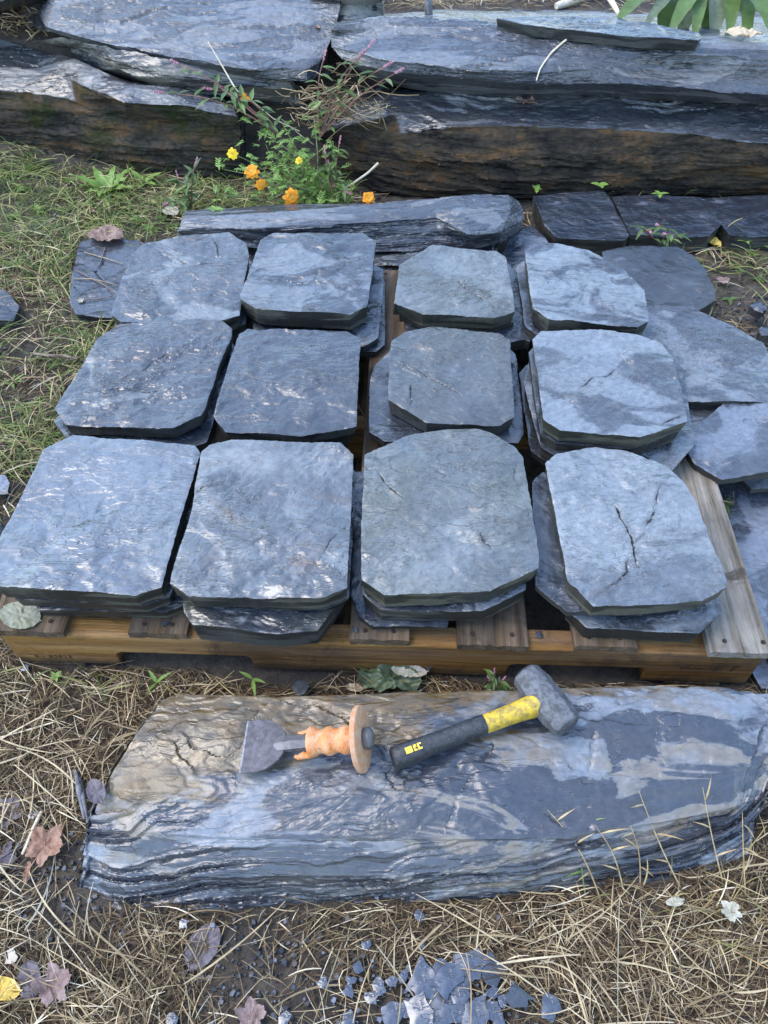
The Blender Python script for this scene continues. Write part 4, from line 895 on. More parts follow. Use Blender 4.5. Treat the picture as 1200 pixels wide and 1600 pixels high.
def clip_tips(p, az, L, rise):
    keep = []
    for i in range(len(p)):
        h = math.sqrt(max(0, 1 - rise[i] ** 2)); tx = p[i, 0] + math.cos(az[i]) * L[i] * h * .9; ty = p[i, 1] + math.sin(az[i]) * L[i] * h * .9
        o_, z = below(tx, ty)
        keep.append(o_ == 'ground' or (z < p[i, 2] + rise[i] * L[i] * .6 + .008))
    return np.array(keep)
def lay_straw(name, label, mat, N, dom, dens, Lr, wr, zlift, cat, base=.0, spread=1.0, seg=4, rise_s=.12, kind='stuff'):
    p = scatter(N, *dom, dens); n = len(p)
    L = rng.uniform(*Lr, n) * rng.uniform(.6, 1, n); az = orient(p, spread)
    rise = np.clip(np.abs(rng.normal(0, rise_s, n)), 0, .9)
    k = clip_tips(p, az, L, rise); p, L, az, rise = p[k], L[k], az[k], rise[k]; n = len(p)
    thick = .55 + .6 * fbm(p[:, 0] * 5, p[:, 1] * 5, 8.8, 2)
    p[:, 2] += base + rng.uniform(0, zlift, n) * np.clip(thick, .15, 1.2)
    V, Fc = blades(p, az, L, rng.uniform(*wr, n), rng.normal(0, .30, n) * (1 + 2.2 * (rng.uniform(0, 1, n) > .85)), rng.uniform(-.002, .007, n), rise, seg)
    o = mesh_obj(name, V, Fc, mat, None, None, (0, 0, 0), True); tag(o, label, cat, kind=kind); return n
FRONT = (-.95, .95, .02, .72); ALL = (-2.0, 2.0, .62, 2.5)
lay_straw('old_straw', 'dark damp broken straw covering the soil in front of the pallet', M_dark, 42000, FRONT, d_front, (.012, .05), (.0012, .0034), .009, 'straw', .002)
lay_straw('dry_straw', 'pale dry straw and dead grass strewn in front of the pallet', M_straw, 36000, FRONT, d_front, (.02, .085), (.0006, .0021), .018, 'straw', .003)
lay_straw('old_straw', 'dark damp straw on the soil beside and behind the stacks', M_dark, 60000, ALL, d_side, (.03, .08), (.0014, .0035), .008, 'straw', .002)
lay_straw('dry_straw', 'pale dry straw beside the pallet and at the foot of the wall', M_straw, 50000, ALL, d_side, (.03, .13), (.0011, .0032), .022, 'straw', .003, 1.0, 4, .22)
def d_terr(x, y): return np.where(vis(x, y), np.clip(.8 + fbm(x * 5, y * 5, 1.2, 2), .2, 1), 0)
lay_straw('dry_straw', 'dry straw and litter on the soil terrace above the wall', M_straw, 26000, (-2.4, 2.4, 2.45, 3.6), d_terr, (.04, .13), (.0016, .004), .03, 'straw', .003, 1.4, 4, .25)
# coarse straw stalks, thicker
lay_straw('coarse_stalks', 'longer thick straw stalks lying on top of the mat', mat_island('coarse_straw', [(0, (.20,.14,.07)), (.5, (.38,.29,.16)), (1, (.62,.52,.36))], .5, .1, .4), 700, FRONT, d_front, (.08, .19), (.0018, .0036), .026, 'straw', .010, 1.3, 8, .06)
def d_green(x, y):
    nz_ = fbm(x * 4, y * 4, 3.1, 3)
    left = np.where((x < -.35), .62 + nz_ * 1.5, 0) * np.clip((y - .9) / .35, 0, 1)
    upl = np.where((x < -.1) & (y > 1.75), .45 + nz_, 0)
    rt = np.where((x > .5) & (y > 1.5), .16 + .6 * nz_, 0)
    gap = np.where((y < .74), .12 + .5 * nz_, 0)
    return np.where(vis(x, y) & (y < 2.5), np.clip(np.maximum(np.maximum(left, upl), np.maximum(rt, gap)), 0, 1), 0)
lay_straw('grass', 'green and yellowing grass at the left of the pallet and below the wall', M_green, 80000, (-2.0, 2.0, .60, 2.5), d_green, (.035, .12), (.0016, .0040), .012, 'grass', .004, 1.2, 5, .45)
def d_tuft(x, y):
    return np.clip(ell(x, y, 1150, 1380, .10, .09) * 1.2 + ell(x, y, 1010, 1400, .07, .03) + .5 * ell(x, y, 250, 1060, .16, .03) + .4 * ell(x, y, 1190, 1100, .06, .06), 0, 1)
lay_straw('tall_grass', 'taller half dry grass blades standing by the right end of the front slab', mat_island('half_dry_grass', [(0, (.16,.15,.05)), (.4, (.30,.26,.10)), (.75, (.46,.36,.18)), (1, (.42,.22,.08))], .5, .25, .3), 2600, FRONT, d_tuft, (.05, .13), (.0012, .0026), .008, 'grass', .004, 1.2, 6, .62)

# ---------------------------------------------------------------- grit and small shale chips
def chips(name, label, mat, N, dom, dens, sz, flat, cat, ok=lambda s: s == 'ground', base=.001):
    p = scatter(N, *dom, dens, ok); n = len(p); k = 6
    V = []; s = rng.uniform(*sz, n) * rng.uniform(.5, 1, n)
    ang = (np.arange(k)[None] * 2 * np.pi / k + rng.uniform(0, 6, (n, 1)) + rng.normal(0, .25, (n, k))); rr = s[:, None] * rng.uniform(.6, 1.15, (n, k))
    tilt = rng.normal(0, .28, (n, 2)); h = s * flat
    x = rr * np.cos(ang); y = rr * np.sin(ang)
    zt_ = x * tilt[:, :1] + y * tilt[:, 1:]
    top = np.stack([p[:, 0:1] + x * .86, p[:, 1:2] + y * .86, p[:, 2:3] + base + h[:, None] + zt_], -1)
    bot = np.stack([p[:, 0:1] + x, p[:, 1:2] + y, p[:, 2:3] + base - .002 + zt_], -1)
    V = np.concatenate([top, bot], 1).reshape(-1, 3); b = np.arange(n)[:, None] * 2 * k
    F3 = []
    kk = np.arange(k)
    quads = np.stack([b + kk, b + k + kk, b + k + (kk + 1) % k, b + (kk + 1) % k], -1).reshape(-1, 4)
    cap = np.stack([b[:, 0] + 0, b[:, 0] + 1, b[:, 0] + 2, b[:, 0] + 3], -1); cap2 = np.stack([b[:, 0] + 3, b[:, 0] + 4, b[:, 0] + 5, b[:, 0] + 0], -1)
    o = mesh_obj(name, V, np.concatenate([quads, cap, cap2]), mat, None, None, (0,0,0), False); tag(o, label, cat, kind='stuff'); return n
M_grit = mat_island('black_grit', [(0, (.018,.018,.020)), (.6, (.045,.046,.05)), (1, (.10,.105,.12))], .5, 0, .5)
M_chip = mat_island('blue_grey_chips', [(0, (.05,.056,.07)), (.6, (.09,.10,.13)), (1, (.15,.165,.21))], .6, 0, .4)
chips('grit', 'black slate grit on the soil between the straw', M_grit, 16000, (-.95, .95, .02, .7), lambda x, y: np.where(vis(x, y), np.clip(grit(x, y) * 1.2 + .06, 0, 1), 0), (.0015, .006), .7, 'grit', base=.003)
chips('grit', 'dark grit on the soil beside the slates and under the wall', M_grit, 14000, (-2.0, 2.0, .7, 2.5), lambda x, y: np.where(vis(x, y), np.clip(grit(x, y) * .9 + .10, 0, 1), 0), (.002, .009), .7, 'grit', base=.003)
def d_chip(x, y): return np.clip(ell(x, y, 690, 1585, .12, .05) + .6 * ell(x, y, 560, 1530, .08, .05) + .25 * ell(x, y, 420, 1520, .1, .1), 0, 1)
chips('shale_chips', 'tiny blue grey shale chips among the straw at the bottom', M_chip, 1300, (-.4, .5, .02, .3), d_chip, (.0015, .006), .3, 'chips', base=.010)

# single flakes one can point at
FG = 'loose shale flakes lying in the straw'
M_fl = mat_slate('shale_flake_face', 51, .3, .8, dark=(.085,.10,.145), tint=(.11,.13,.17), light=(.12,.14,.18), scale=20, relief=.6)
M_fl2 = mat_slate('dark_shale_flake_face', 52, .2, .5, dark=(.06,.063,.075), scale=20)
def flake(px, py, r, label=None, mat=None, z=.014, th=.002, seed=0, tilt=.06, el=1.0, k=9):
    rs = np.random.default_rng(int(px * 7 + py)); c = P(px, py, z); r = r * .9 / 1000
    ang = np.arange(k) * 2 * math.pi / k + rs.normal(0, .22, k); rr = r * rs.uniform(.62, 1.2, k); rot = rs.uniform(0, 3)
    x = rr * np.cos(ang) * el; y = rr * np.sin(ang); x, y = x * math.cos(rot) - y * math.sin(rot), x * math.sin(rot) + y * math.cos(rot)
    tx, ty = rs.normal(0, tilt, 2); mb = MB()
    sub = []                                                          # rough up the outline
    for i in range(k):
        a = np.array([x[i], y[i]]); b = np.array([x[(i+1) % k], y[(i+1) % k]])
        for f in (0, .34, .67): q = a + (b - a) * f; q = q * (1 + rs.normal(0, .05)); sub.append(q)
    n = len(sub); T = [(q[0], q[1], th + q[0] * tx + q[1] * ty + rs.normal(0, th * .08)) for q in sub]; B_2 = [(q[0] * .96, q[1] * .96, q[0] * tx + q[1] * ty) for q in sub]
    In = [(q[0] * .55, q[1] * .55, th * 1.15 + .55 * (q[0] * tx + q[1] * ty)) for q in sub]
    mb.add(T + B_2 + In + [(0, 0, th * 1.15)], [(i, n + i, n + (i+1) % n, (i+1) % n) for i in range(n)] + [(2*n + i, i, (i+1) % n, 2*n + (i+1) % n) for i in range(n)] + [(3*n, 2*n + i, 2*n + (i+1) % n) for i in range(n)] + [tuple(n + (n - 1 - i) for i in range(n))])
    o = mb.build('slate_flake', mat or M_fl, None, tuple(c), True, 25)
    tag(o, label or 'small blue grey shale flake lying in the straw at the bottom', 'slate flake', FG); return o
flake(735, 1500, 24, 'large blue grey shale flake, topmost of the bottom flake heap', z=.013, el=1.2)
flake(765, 1512, 24, 'darker flake half under the topmost shale flake of the heap', M_fl2, z=.011)
flake(703, 1530, 26, 'pointed shale flake just below the topmost flake of the heap', z=.018)
flake(700, 1572, 28, 'broadest shale flake at the centre of the flake heap near the photo bottom', z=.012, el=1.2)
flake(655, 1580, 24, 'shale flake left of the broadest one in the bottom heap', z=.018)
flake(745, 1592, 24, 'shale flake right of the broadest one, at the photo bottom', z=.017, el=1.5)
flake(660, 1537, 24, 'twin shale flake above left of the broadest flake', z=.016, el=1.3)
flake(808, 1560, 20, 'grey upright-looking shale flake right of the bottom heap', M_fl2, z=.02, tilt=.3)
flake(860, 1572, 20, 'lone heart-shaped blue flake furthest right of the bottom heap', z=.018)
flake(616, 1582, 20, 'shale flake at the left end of the bottom heap', z=.016)
FLN = {(505,1535): 'small flake lying apart on the dark grit, left of the flake heap', (445,1592): 'small flake at the bottom photo edge beside the pinkish brown leaf', (270,1594): 'leftmost small flake at the bottom photo edge',
       (287,1443): 'small blue flake just under the front slab, above the dark purple leaf', (655,1432): 'small flake in the straw midway between front slab and flake heap', (572,1478): 'small flake in the straw above left of the flake heap',
       (680,1598): 'flake cut by the bottom photo edge under the broadest flake', (560,1512): 'small flake on the grit between slab and heap, beside the tiny chips'}
for (a, b, r_) in [(632,1578,14),(676,1536,12),(702,1538,14),(722,1545,16),(640,1568,12),(715,1560,12),(768,1580,14),(786,1566,9),(690,1512,12),(770,1552,10),(630,1526,9),(612,1534,10),(592,1542,12),(572,1478,9),(548,1532,8),(580,1560,10),(545,1548,9),(680,1598,14),(780,1598,12),(728,1556,9),(505,1535,9),(560,1512,8),(445,1592,10),(545,1592,12),(270,1594,10),(287,1443,8),(655,1432,9)]:
    flake(a, b, r_, FLN.get((a, b)), z=.013)
flake(40, 1045, 9, 'lone blue flake in the straw below the left end of the pallet', z=.02)
flake(53, 1273, 8, 'small blue flake beside the pale stalk at the left', z=.014)
flake(18, 1495, 10, 'small flake in the straw at the lower left edge', M_fl2, z=.012)
flake(470, 1075, 16, 'dark flake in the gap behind the front slab, left of the green leaf', M_fl2, z=.03)
flake(1180, 490, 28, 'dark round shale lump on the soil at the right edge', M_fl2, z=.03, th=.02)
flake(1195, 530, 26, 'second dark shale lump at the right edge, below the round one', M_fl2, z=.03, th=.02)
for (a, b, r_, l) in [(670,1043,8,'tiny black square chip resting on the pallet stringer, left of the hammer'),(842,993,9,'thin dark sliver on the stringer between the two right stacks'),(258,975,7,'small dark chip on the second deck board from the left'),(556,985,7,'blue chip on the deck board edge under the third front stack')]:
    q = on(a, b); o = flake(a, b, r_, l, M_fl2, z=float(q[2]) + .001, th=.002, tilt=.0); o.location = (q[0], q[1] , q[2] + .0005)

# ---------------------------------------------------------------- leaves on the ground
def leafmat(name, c0, c1, vein, transl=.2, rough=.55):
    t = NT(name); n = t.noise(t.coord(), 60, 6, .65); wv = t.noise(t.coord((4,2,1)), 160, 5, .7)
    base = t.mix(t.ramp(n, [(.38, 0), (.62, 1)]), c0, c1); base = t.mix(t.ramp(wv, [(.58, 0), (.68, .6)]), base, vein)
    t.set(**{'Base Color': base, 'Roughness': rough, 'Normal': t.bump(wv, .0012)})
    tr = t.n('ShaderNodeBsdfTranslucent'); t.L(base, tr.inputs[0]); mx = t.n('ShaderNodeMixShader'); mx.inputs[0].default_value = transl
    t.L(t.b.outputs[0], mx.inputs[1]); t.L(tr.outputs[0], mx.inputs[2]); t.L(mx.outputs[0], t.t.nodes['Material Output'].inputs[0]); return t.m
def maple(th):
    a = th - math.pi / 2
    r = .60 + .30 * abs(math.cos(2.5 * a)) ** 1.3 + .10 * math.cos(a) + .07 * math.sin(7 * a + .6) + .035 * math.sin(17 * a) + .02 * math.sin(31 * a)
    return max(.3, r)
def oval(th, k=.62):
    c, s_ = math.cos(th), math.sin(th); r = 1 / math.sqrt((c / k) ** 2 + s_ ** 2); return r * (1 + .12 * max(0, s_) ** 6) * (1 + .02 * math.sin(th * 40))
def fleaf(label, px, py, size, mat, shape, rot, curl=.25, dz=.004, seed=0, cat='leaf', stem=True, el=(1, 1), tilt=(0, 0)):
    rs = np.random.default_rng(seed + 5); n = 90; nr_ = 9; c = on(px, py, dz)
    V = [(0, 0, 0)]; Fc = []
    for j in range(1, nr_ + 1):
        for i in range(n):
            th = 2 * math.pi * i / n; r = shape(th) * size * j / nr_
            V.append((r * math.cos(th) * el[0], r * math.sin(th) * el[1], 0))
    V = np.array(V); x, y = V[:, 0] / size, V[:, 1] / size
    V[:, 2] = size * (curl * (.9 * (x * x) + 1.1 * fbm(x * 1.6 + seed, y * 1.6, seed * 3.3, 3)) + .10 * fbm(x * 6, y * 6, seed, 3) - .05 * np.exp(-np.abs(x) / .04)) + V[:, 0] * tilt[0] + V[:, 1] * tilt[1]
    V[:, 2] -= V[:, 2].min()
    for i in range(n): Fc.append((0, 1 + i, 1 + (i + 1) % n))
    for j in range(nr_ - 1):
        for i in range(n):
            a = 1 + j * n + i; b = 1 + j * n + (i + 1) % n; Fc.append((a, a + n, b + n, b))
    o = mesh_obj('fallen_leaf', V, Fc, mat, None, None, tuple(c), True, None, (0, 0, rot)); tag(o, label, cat)
    if stem:
        mb = MB(); mb.tube([(0, -size * .1, .003), (size * .05, -size * .6, .004), (size * .12, -size * 1.1, .003)], [.0012, .001, .0009], 6); mb.build('leaf_stalk', mat, o)
    return o
L_br = leafmat('brown_leaf', (.19,.115,.085), (.30,.20,.155), (.12,.07,.05)); L_or = leafmat('rust_leaf', (.26,.125,.075), (.34,.20,.135), (.20,.09,.05))
L_pk = leafmat('pinkish_leaf', (.20,.125,.11), (.29,.20,.18), (.12,.07,.06)); L_pu = leafmat('purple_grey_leaf', (.085,.07,.08), (.15,.125,.14), (.08,.06,.07))
L_ye = leafmat('yellow_leaf', (.62,.40,.06), (.72,.52,.12), (.40,.20,.04)); L_gr = leafmat('dull_green_leaf', (.07,.10,.055), (.12,.155,.085), (.05,.07,.04), .15, .4)
L_pl = leafmat('pale_mottled_leaf', (.36,.34,.24), (.46,.44,.36), (.28,.22,.24)); L_tan = leafmat('tan_leaf', (.45,.35,.22), (.58,.47,.32), (.3,.2,.12))
fleaf('crinkled brown leaf on the thin blue slate at the left', 168, 374, .048, L_br, lambda t: oval(t, .8), 1.3, .35, .003, 1, el=(1, 1))
fleaf('rust coloured lobed leaf on the soil left of the front slab', 76, 1328, .032, L_or, maple, -.55, .3, .012, 2)
fleaf('pinkish lobed leaf in the straw at the lower left', 92, 1545, .028, L_pk, maple, .3, .35, .014, 3)
fleaf('yellow leaf cut by the left photo edge near the bottom', 12, 1548, .024, L_ye, lambda t: oval(t, .55), 1.4, .3, .014, 4)
fleaf('purple grey leaf beside the pinkish one at the lower left', 52, 1535, .022, L_pu, lambda t: oval(t, .7), .4, .2, .010, 5)
fleaf('purplish leaf at the left edge above the rust coloured one', 14, 1275, .028, L_pu, maple, .8, .2, .008, 6)
fleaf('dark purplish leaf at the left edge beside the rust coloured one', 2, 1345, .030, L_pu, maple, 2.1, .2, .006, 7)
fleaf('dark purple leaf below the front slab, partly under the straw', 318, 1482, .028, L_pu, lambda t: oval(t, .75), -.5, .12, .006, 8)
fleaf('pinkish brown leaf cut by the bottom photo edge', 395, 1592, .022, L_pk, maple, .1, .3, .012, 9)
fleaf('small orange curled leaf below the rust coloured one', 48, 1368, .014, L_or, lambda t: oval(t, .35), .1, .6, .012, 10)
fleaf('pale green and pink leaf under the corner of the leftmost front stack', 34, 964, .034, leafmat('green_pink_leaf', (.20,.21,.13), (.27,.27,.20), (.22,.15,.16)), lambda t: oval(t, .72), 1.2, .06, .0015, 11)
fleaf('small pale dry leaf in the straw right of the front slab', 1135, 1430, .016, L_pl, maple, .5, .4, .016, 12)
fleaf('white scrap of dry leaf in the straw below the right of the slab', 1048, 1415, .012, L_pl, lambda t: oval(t, .5), 1.7, .3, .02, 13)
fleaf('yellow heart-shaped leaf by the rounded dark wet slate', 1112, 387, .022, L_ye, lambda t: oval(t, .8), .7, .4, .012, 14)
fleaf('pinkish leaf on the soil right of the rounded dark wet slate', 1128, 445, .020, L_pk, maple, .2, .3, .010, 15)
fleaf('tan leaf on the terrace soil at the top right', 1160, 62, .050, L_tan, lambda t: oval(t, .5), 1.5, .3, .01, 16)
fleaf('brown leaf in the litter above the left boulder', 32, 35, .06, L_br, maple, .9, .3, .01, 17)
fleaf('tiny orange petal on the grass at the upper left', 146, 337, .010, L_or, lambda t: oval(t, .6), .9, .3, .014, 18, cat='petal', stem=False)
fleaf('orange petal on the tilted slab at its right', 497, 43, .010, L_or, lambda t: oval(t, .6), .4, .3, .001, 19, cat='petal', stem=False)
fleaf('yellow petal on the mossy boulder', 214, 168, .011, L_ye, lambda t: oval(t, .6), 1.4, .3, .001, 20, cat='petal', stem=False)
fleaf('brown curled leaf tucked under the overhanging slab', 822, 163, .030, L_br, lambda t: oval(t, .5), 1.3, .5, .002, 21)
fleaf('small white leaf scrap on the thin blue slate at the left', 127, 472, .010, L_pl, maple, .2, .3, .002, 22, stem=False)
fleaf('purple leaf beside the wood splinters left of the front slab', 155, 1243, .018, L_pu, lambda t: oval(t, .7), .6, .2, .012, 23)
fleaf('pale green leaf in the grass between weeds and layered rock', 268, 337, .028, L_pl, lambda t: oval(t, .8), .8, .2, .012, 24)
fleaf('peach curled leaf at the back edge of the front slab', 555, 1081, .014, L_tan, lambda t: oval(t, .5), 1.4, .5, .01, 25)
# rolled green leaf behind the front slab
fleaf('large curled dull green leaf behind the front slab, left of the hammer head', 612, 1074, .050, L_gr, lambda t: oval(t, .5), 1.50, .75, .012, 27)
fleaf('pale dried leaf beside the curled green leaf', 640, 1063, .028, L_pl, lambda t: oval(t, .4), 1.45, .3, .03, 26)

# ---------------------------------------------------------------- sticks and stalks
M_stk = mat_plain('dry_pale_stalk', (.42,.34,.22), (.60,.52,.38), 60, .6); M_tw = mat_plain('brown_twig', (.10,.065,.045), (.20,.14,.10), 80, .7)
M_bone = mat_plain('bleached_branch', (.45,.38,.26), (.62,.55,.42), 40, .6); M_wsp = mat_plain('grey_splinter', (.08,.08,.09), (.18,.18,.19), 60, .7)
def stick(name, label, pts, rad, mat, cat='stick', n=7):
    mb = MB(); pts = _cat(np.array(pts), max(8, len(pts) * 5)); r_ = np.interp(np.linspace(0, 1, len(pts)), np.linspace(0, 1, len(rad)), rad)
    r_ = r_ * (1 + .12 * pn(np.arange(len(pts)) * .7, len(label), 0)); mb.tube(pts, list(r_), n); o = mb.build(name, mat, None, (0,0,0), True, 60); return tag(o, label, cat)
stick('dry_stalk', 'long pale dry stalk leaning from the plants up over the tilted slab', [PY(325,65,2.38),PY(350,108,2.34),PY(370,142,2.31),PY(400,163,2.3),PY(428,186,2.3),PY(468,205,2.3)], [.0014,.002,.0026,.002,.0016,.0012], M_stk)
stick('root', 'thin pale root hanging over the front of the upper right slab', [on(893,58,.004),on(880,68,.004),on(862,84,.004),on(850,100,.004),on(843,112,.006),PY(838,126,2.24)], [.0035,.003,.003,.0025,.0022,.0015], M_bone, 'root')
stick('broken_branch', 'bleached branch stub lying on the terrace above the upper right slab', [on(868,16,.012),on(885,12,.014),on(905,8,.018),on(930,-2,.02),on(960,-14,.02)], [.010,.013,.010,.009,.008], M_bone, 'branch', 10)
stick('broken_branch', 'curved pale twig end pointing down over the thin edging slate', [PY(948,-12,2.62),PY(958,6,2.56),PY(966,20,2.52),PY(972,35,2.5)], [.009,.008,.006,.003], M_bone, 'branch', 9)
stick('garden_stake', 'grey wooden garden stake standing in the terrace soil', [PY(668,-22,2.66),PY(669,0,2.66),PY(670,26,2.66)], [.012,.012,.012], M_wsp, 'stake', 4)
stick('dry_stalk', 'cut stalk poking up from the plants in front of the rusty boulder', [PY(532,298,2.08),PY(555,284,2.10),PY(575,270,2.12),PY(591,255,2.14)], [.0025,.003,.0032,.004], M_stk)
stick('wood_splinter', 'dark wood splinter standing in the straw left of the front slab', [P(118,1205,.02),P(124,1235,.03),P(132,1280,.018)], [.0025,.005,.002], M_wsp)
stick('wood_splinter', 'second grey splinter beside the dark one left of the front slab', [P(124,1215,.022),P(130,1245,.028),P(137,1285,.014)], [.002,.004,.002], M_wsp)
stick('dry_stalk', 'pale flat stalk lying beside the rust coloured leaf', [P(65,1268,.018),P(54,1290,.02),P(42,1320,.018),P(35,1335,.016)], [.0028,.003,.0026,.002], M_stk)
stick('twig', 'brown twig in the grass at the left of the middle row', [P(48,552,.03),P(80,556,.034),P(100,556,.03),P(122,561,.03)], [.003,.004,.004,.003], M_tw)
M_drs = mat_plain('dull_straw', (.20,.15,.08), (.34,.27,.16), 60, .7)
for k_, (l, pts) in enumerate([('straw stalk lying across the thin blue slate at the left', [(132,396),(160,404),(193,414)]),('straw stem low on the thin blue slate', [(115,437),(145,438),(182,447)]),('dark crooked twig on the thin blue slate', [(120,424),(145,438),(165,448),(180,462)]),
      ('small twig at the lower end of the thin blue slate', [(120,468),(150,470),(178,464)]),('dark leaf stalk under the brown leaf on the thin blue slate', [(165,388),(160,405),(158,412)])]):
    stick('twig' if k_ in (2, 3, 4) else 'straw_stalk', l, [on(a, b, .004) for a, b in pts], [.0013,.0016,.0009], M_tw if k_ in (2, 3, 4) else M_drs, 'twig' if k_ in (2, 3, 4) else 'straw')
stick('twig', 'short twig lying on the big flat blue slate at the right', [on(1128,785,.004),on(1143,792,.012),on(1140,778,.02)], [.0012,.0012,.001], M_tw, 'twig')

# ---------------------------------------------------------------- thin cut edging slate on top of the wall
slate('long thin sawn slate lying on top of the upper right slab', wpoly([(775,28),(850,24),(960,27),(1060,44),(1093,50),(1096,58),(1092,62),(1000,58),(905,48),(830,40)], .405), .028, mat_slate('slate_face_top', 36, .1, .3), M_side[1], 90, 200, 24, .0012, group=None, cat='stone strip')
sb = boulder('stone', 'pale rough stone at the top edge, above the joint of the wall', 'stone', [
  [(W,-.25,2.72,.30),(485,-22,.40),(487,-8,.39),(490,4,.36),(W,-.24,2.62,.30)],[(W,-.12,2.76,.30),(545,-22,.41),(545,-8,.41),(548,8,.37),(W,-.12,2.62,.30)],[(W,.0,2.72,.30),(592,-20,.40),(595,-8,.39),(598,8,.35),(W,.0,2.62,.30)]],
  mat_boulder('pale_stone', 12, dry=.9, light=(.42,.40,.34)), 50, 40, 21, .008, .01, .02, .004)

# ---------------------------------------------------------------- plants
G1 = mat_island('leaf_green', [(0, (.045,.085,.02)), (.5, (.085,.145,.035)), (1, (.15,.21,.07))], .45, .3, .4)
G2 = mat_island('fresh_leaf_green', [(0, (.10,.19,.03)), (.5, (.17,.29,.055)), (1, (.28,.40,.11))], .45, .3, .4)
G3 = mat_island('plant_stem_green', [(0, (.12,.16,.05)), (1, (.26,.30,.12))], .5, .1)
G4 = mat_island('reddish_stem', [(0, (.16,.07,.06)), (1, (.28,.15,.10))], .5, .1)
PK = mat_island('pink_flower', [(0, (.45,.16,.22)), (1, (.65,.36,.42))], .6, .2)
OR = mat_island('orange_petal', [(0, (.80,.26,.01)), (1, (.90,.42,.03))], .5, .35); YE = mat_island('yellow_petal', [(0, (.85,.60,.02)), (1, (.92,.70,.05))], .5, .35)
CE = mat_plain('flower_centre', (.35,.20,.02), (.55,.35,.03), 200, .7)
def flower(parent, pos, r, mat, npet=9, face=(0,-.6,.8), rows=1, droop=.3, name='flower'):
    f = np.array(face, float); f /= np.linalg.norm(f); a = np.cross(f, [1, .1, 0]); a /= np.linalg.norm(a); b = np.cross(f, a)
    c = MB(); c.tube([-.003 * f, .004 * f], [r * .16, r * .22], 10); o = c.build(name, CE, parent, tuple(np.array(pos) - np.array(parent.location)), True, 50)
    for row in range(rows):
        for k in range(npet):
            t = 2 * math.pi * (k + .5 * row) / npet + random.uniform(-.12, .12); d = math.cos(t) * a + math.sin(t) * b + f * (.15 + .45 * row)
            m = MB(); L_ = r * random.uniform(.85, 1.1) * (1 - .2 * row)
            n = 5; dd = d / np.linalg.norm(d); s_ = np.cross(dd, f); s_ /= np.linalg.norm(s_); V = []
            for i in range(n + 1):
                u = i / n; cc = dd * L_ * u - f * droop * L_ * u * u * random.uniform(.7, 1.3); wd = L_ * .36 * math.sin(math.pi * (.12 + .80 * u)) ** .8
                V += [cc + s_ * wd + f * .12 * wd, cc - f * .06 * wd, cc - s_ * wd + f * .12 * wd * random.uniform(-1, 2)]
            m.add(V, [(i*3+j, i*3+j+1, i*3+j+4, i*3+j+3) for i in range(n) for j in (0, 1)]); m.build('petal', mat, o)
    return o
def curve(a, b, sag, n=8, side=0):
    a, b = np.array(a), np.array(b); t = np.linspace(0, 1, n)[:, None]
    d = b - a; s_ = np.array([-d[1], d[0], 0]) * side
    return a + d * t + np.array([0, 0, 1]) * sag * np.sin(np.pi * t) + s_ * np.sin(np.pi * t)
# marigold-like plant with feathery leaves
base = np.array([-.19, 2.13, .01])
cos = empty('flowering_plant', tuple(base), 'feathery green plant with orange and yellow flowers at the foot of the wall', 'plant')
tips = [(363,240,2.10),(393,268,2.06),(408,288,2.04),(456,308,2.02),(467,258,2.10),(402,205,2.2),(440,190,2.2),(490,180,2.2),(520,220,2.15),(500,270,2.1),(540,300,2.06),(430,240,2.12),(455,215,2.15),(475,235,2.12),(380,300,2.02),(350,265,2.05),(520,320,2.03),(330,300,2.0),(415,225,2.16),(445,265,2.1)]
st_ = MB(); fo = MB()
def feather(mb, p, d, L_):
    d = np.array(d, float); d /= np.linalg.norm(d); s_ = np.cross(d, [0, 0, 1]); s_ /= np.linalg.norm(s_) + 1e-6; u = np.cross(s_, d)
    mb.leaf(p, d, L_, L_ * .16, up=u, bend=.3, n=3)
    for i, t in enumerate((.2, .38, .56, .74)):
        for sg in (-1, 1):
            mb.leaf(p + d * L_ * t, d * .75 + s_ * sg * .75 + u * random.uniform(-.1, .2), L_ * (.46 - .22 * t), L_ * .11, up=u, bend=.3, n=2)
for (px, py, yy) in tips:
    tp = PY(px, py, yy); b0 = base + np.array([random.uniform(-.10, .13), random.uniform(-.06, .05), 0]); b0[2] = .01
    cv = curve(b0, tp, random.uniform(0, .03), 9, random.uniform(-.12, .12)); st_.tube(cv - base, [.0028 - .0018 * i / 8 for i in range(9)], 5)
    for i in range(1, 9):
        for q_ in range(2):
            ang = random.uniform(0, 6.28); feather(fo, cv[i] - base + np.array([random.uniform(-.02,.02), random.uniform(-.015,.015), random.uniform(-.015,.02)]), (math.cos(ang), math.sin(ang) - .3, random.uniform(-.1, .8)), random.uniform(.022, .045))
st_.build('stems', G3, cos); tag(fo.build('foliage', G2, cos, smooth=False), kind='stuff')
flower(cos, PY(363,240,2.09), .015, YE, 8, (.0, -.9, .5)); flower(cos, PY(393,268,2.05), .024, OR, 8, (-.1, -.5, .9), 2, .35); flower(cos, PY(408,288,2.03), .017, OR, 7, (.2, -.9, .4), 1, .5)
flower(cos, PY(456,308,2.00), .024, OR, 8, (.3, -.8, .5), 2, .5); flower(cos, PY(467,251,2.09), .011, YE, 7, (0, -.7, .7)); flower(cos, PY(395,328,1.98), .009, OR, 6, (0, -.7, .7)); flower(cos, PY(383,153,2.28), .014, OR, 4, (0, -1, .3), 1, -.4)
ofl = empty('cut_flower', tuple(PY(576,309,1.95)), 'small orange flower head beside the right end of the layered rock top', 'flower'); flower(ofl, PY(576,309,1.95), .017, OR, 10, (0, -.7, .8), 2, .2)
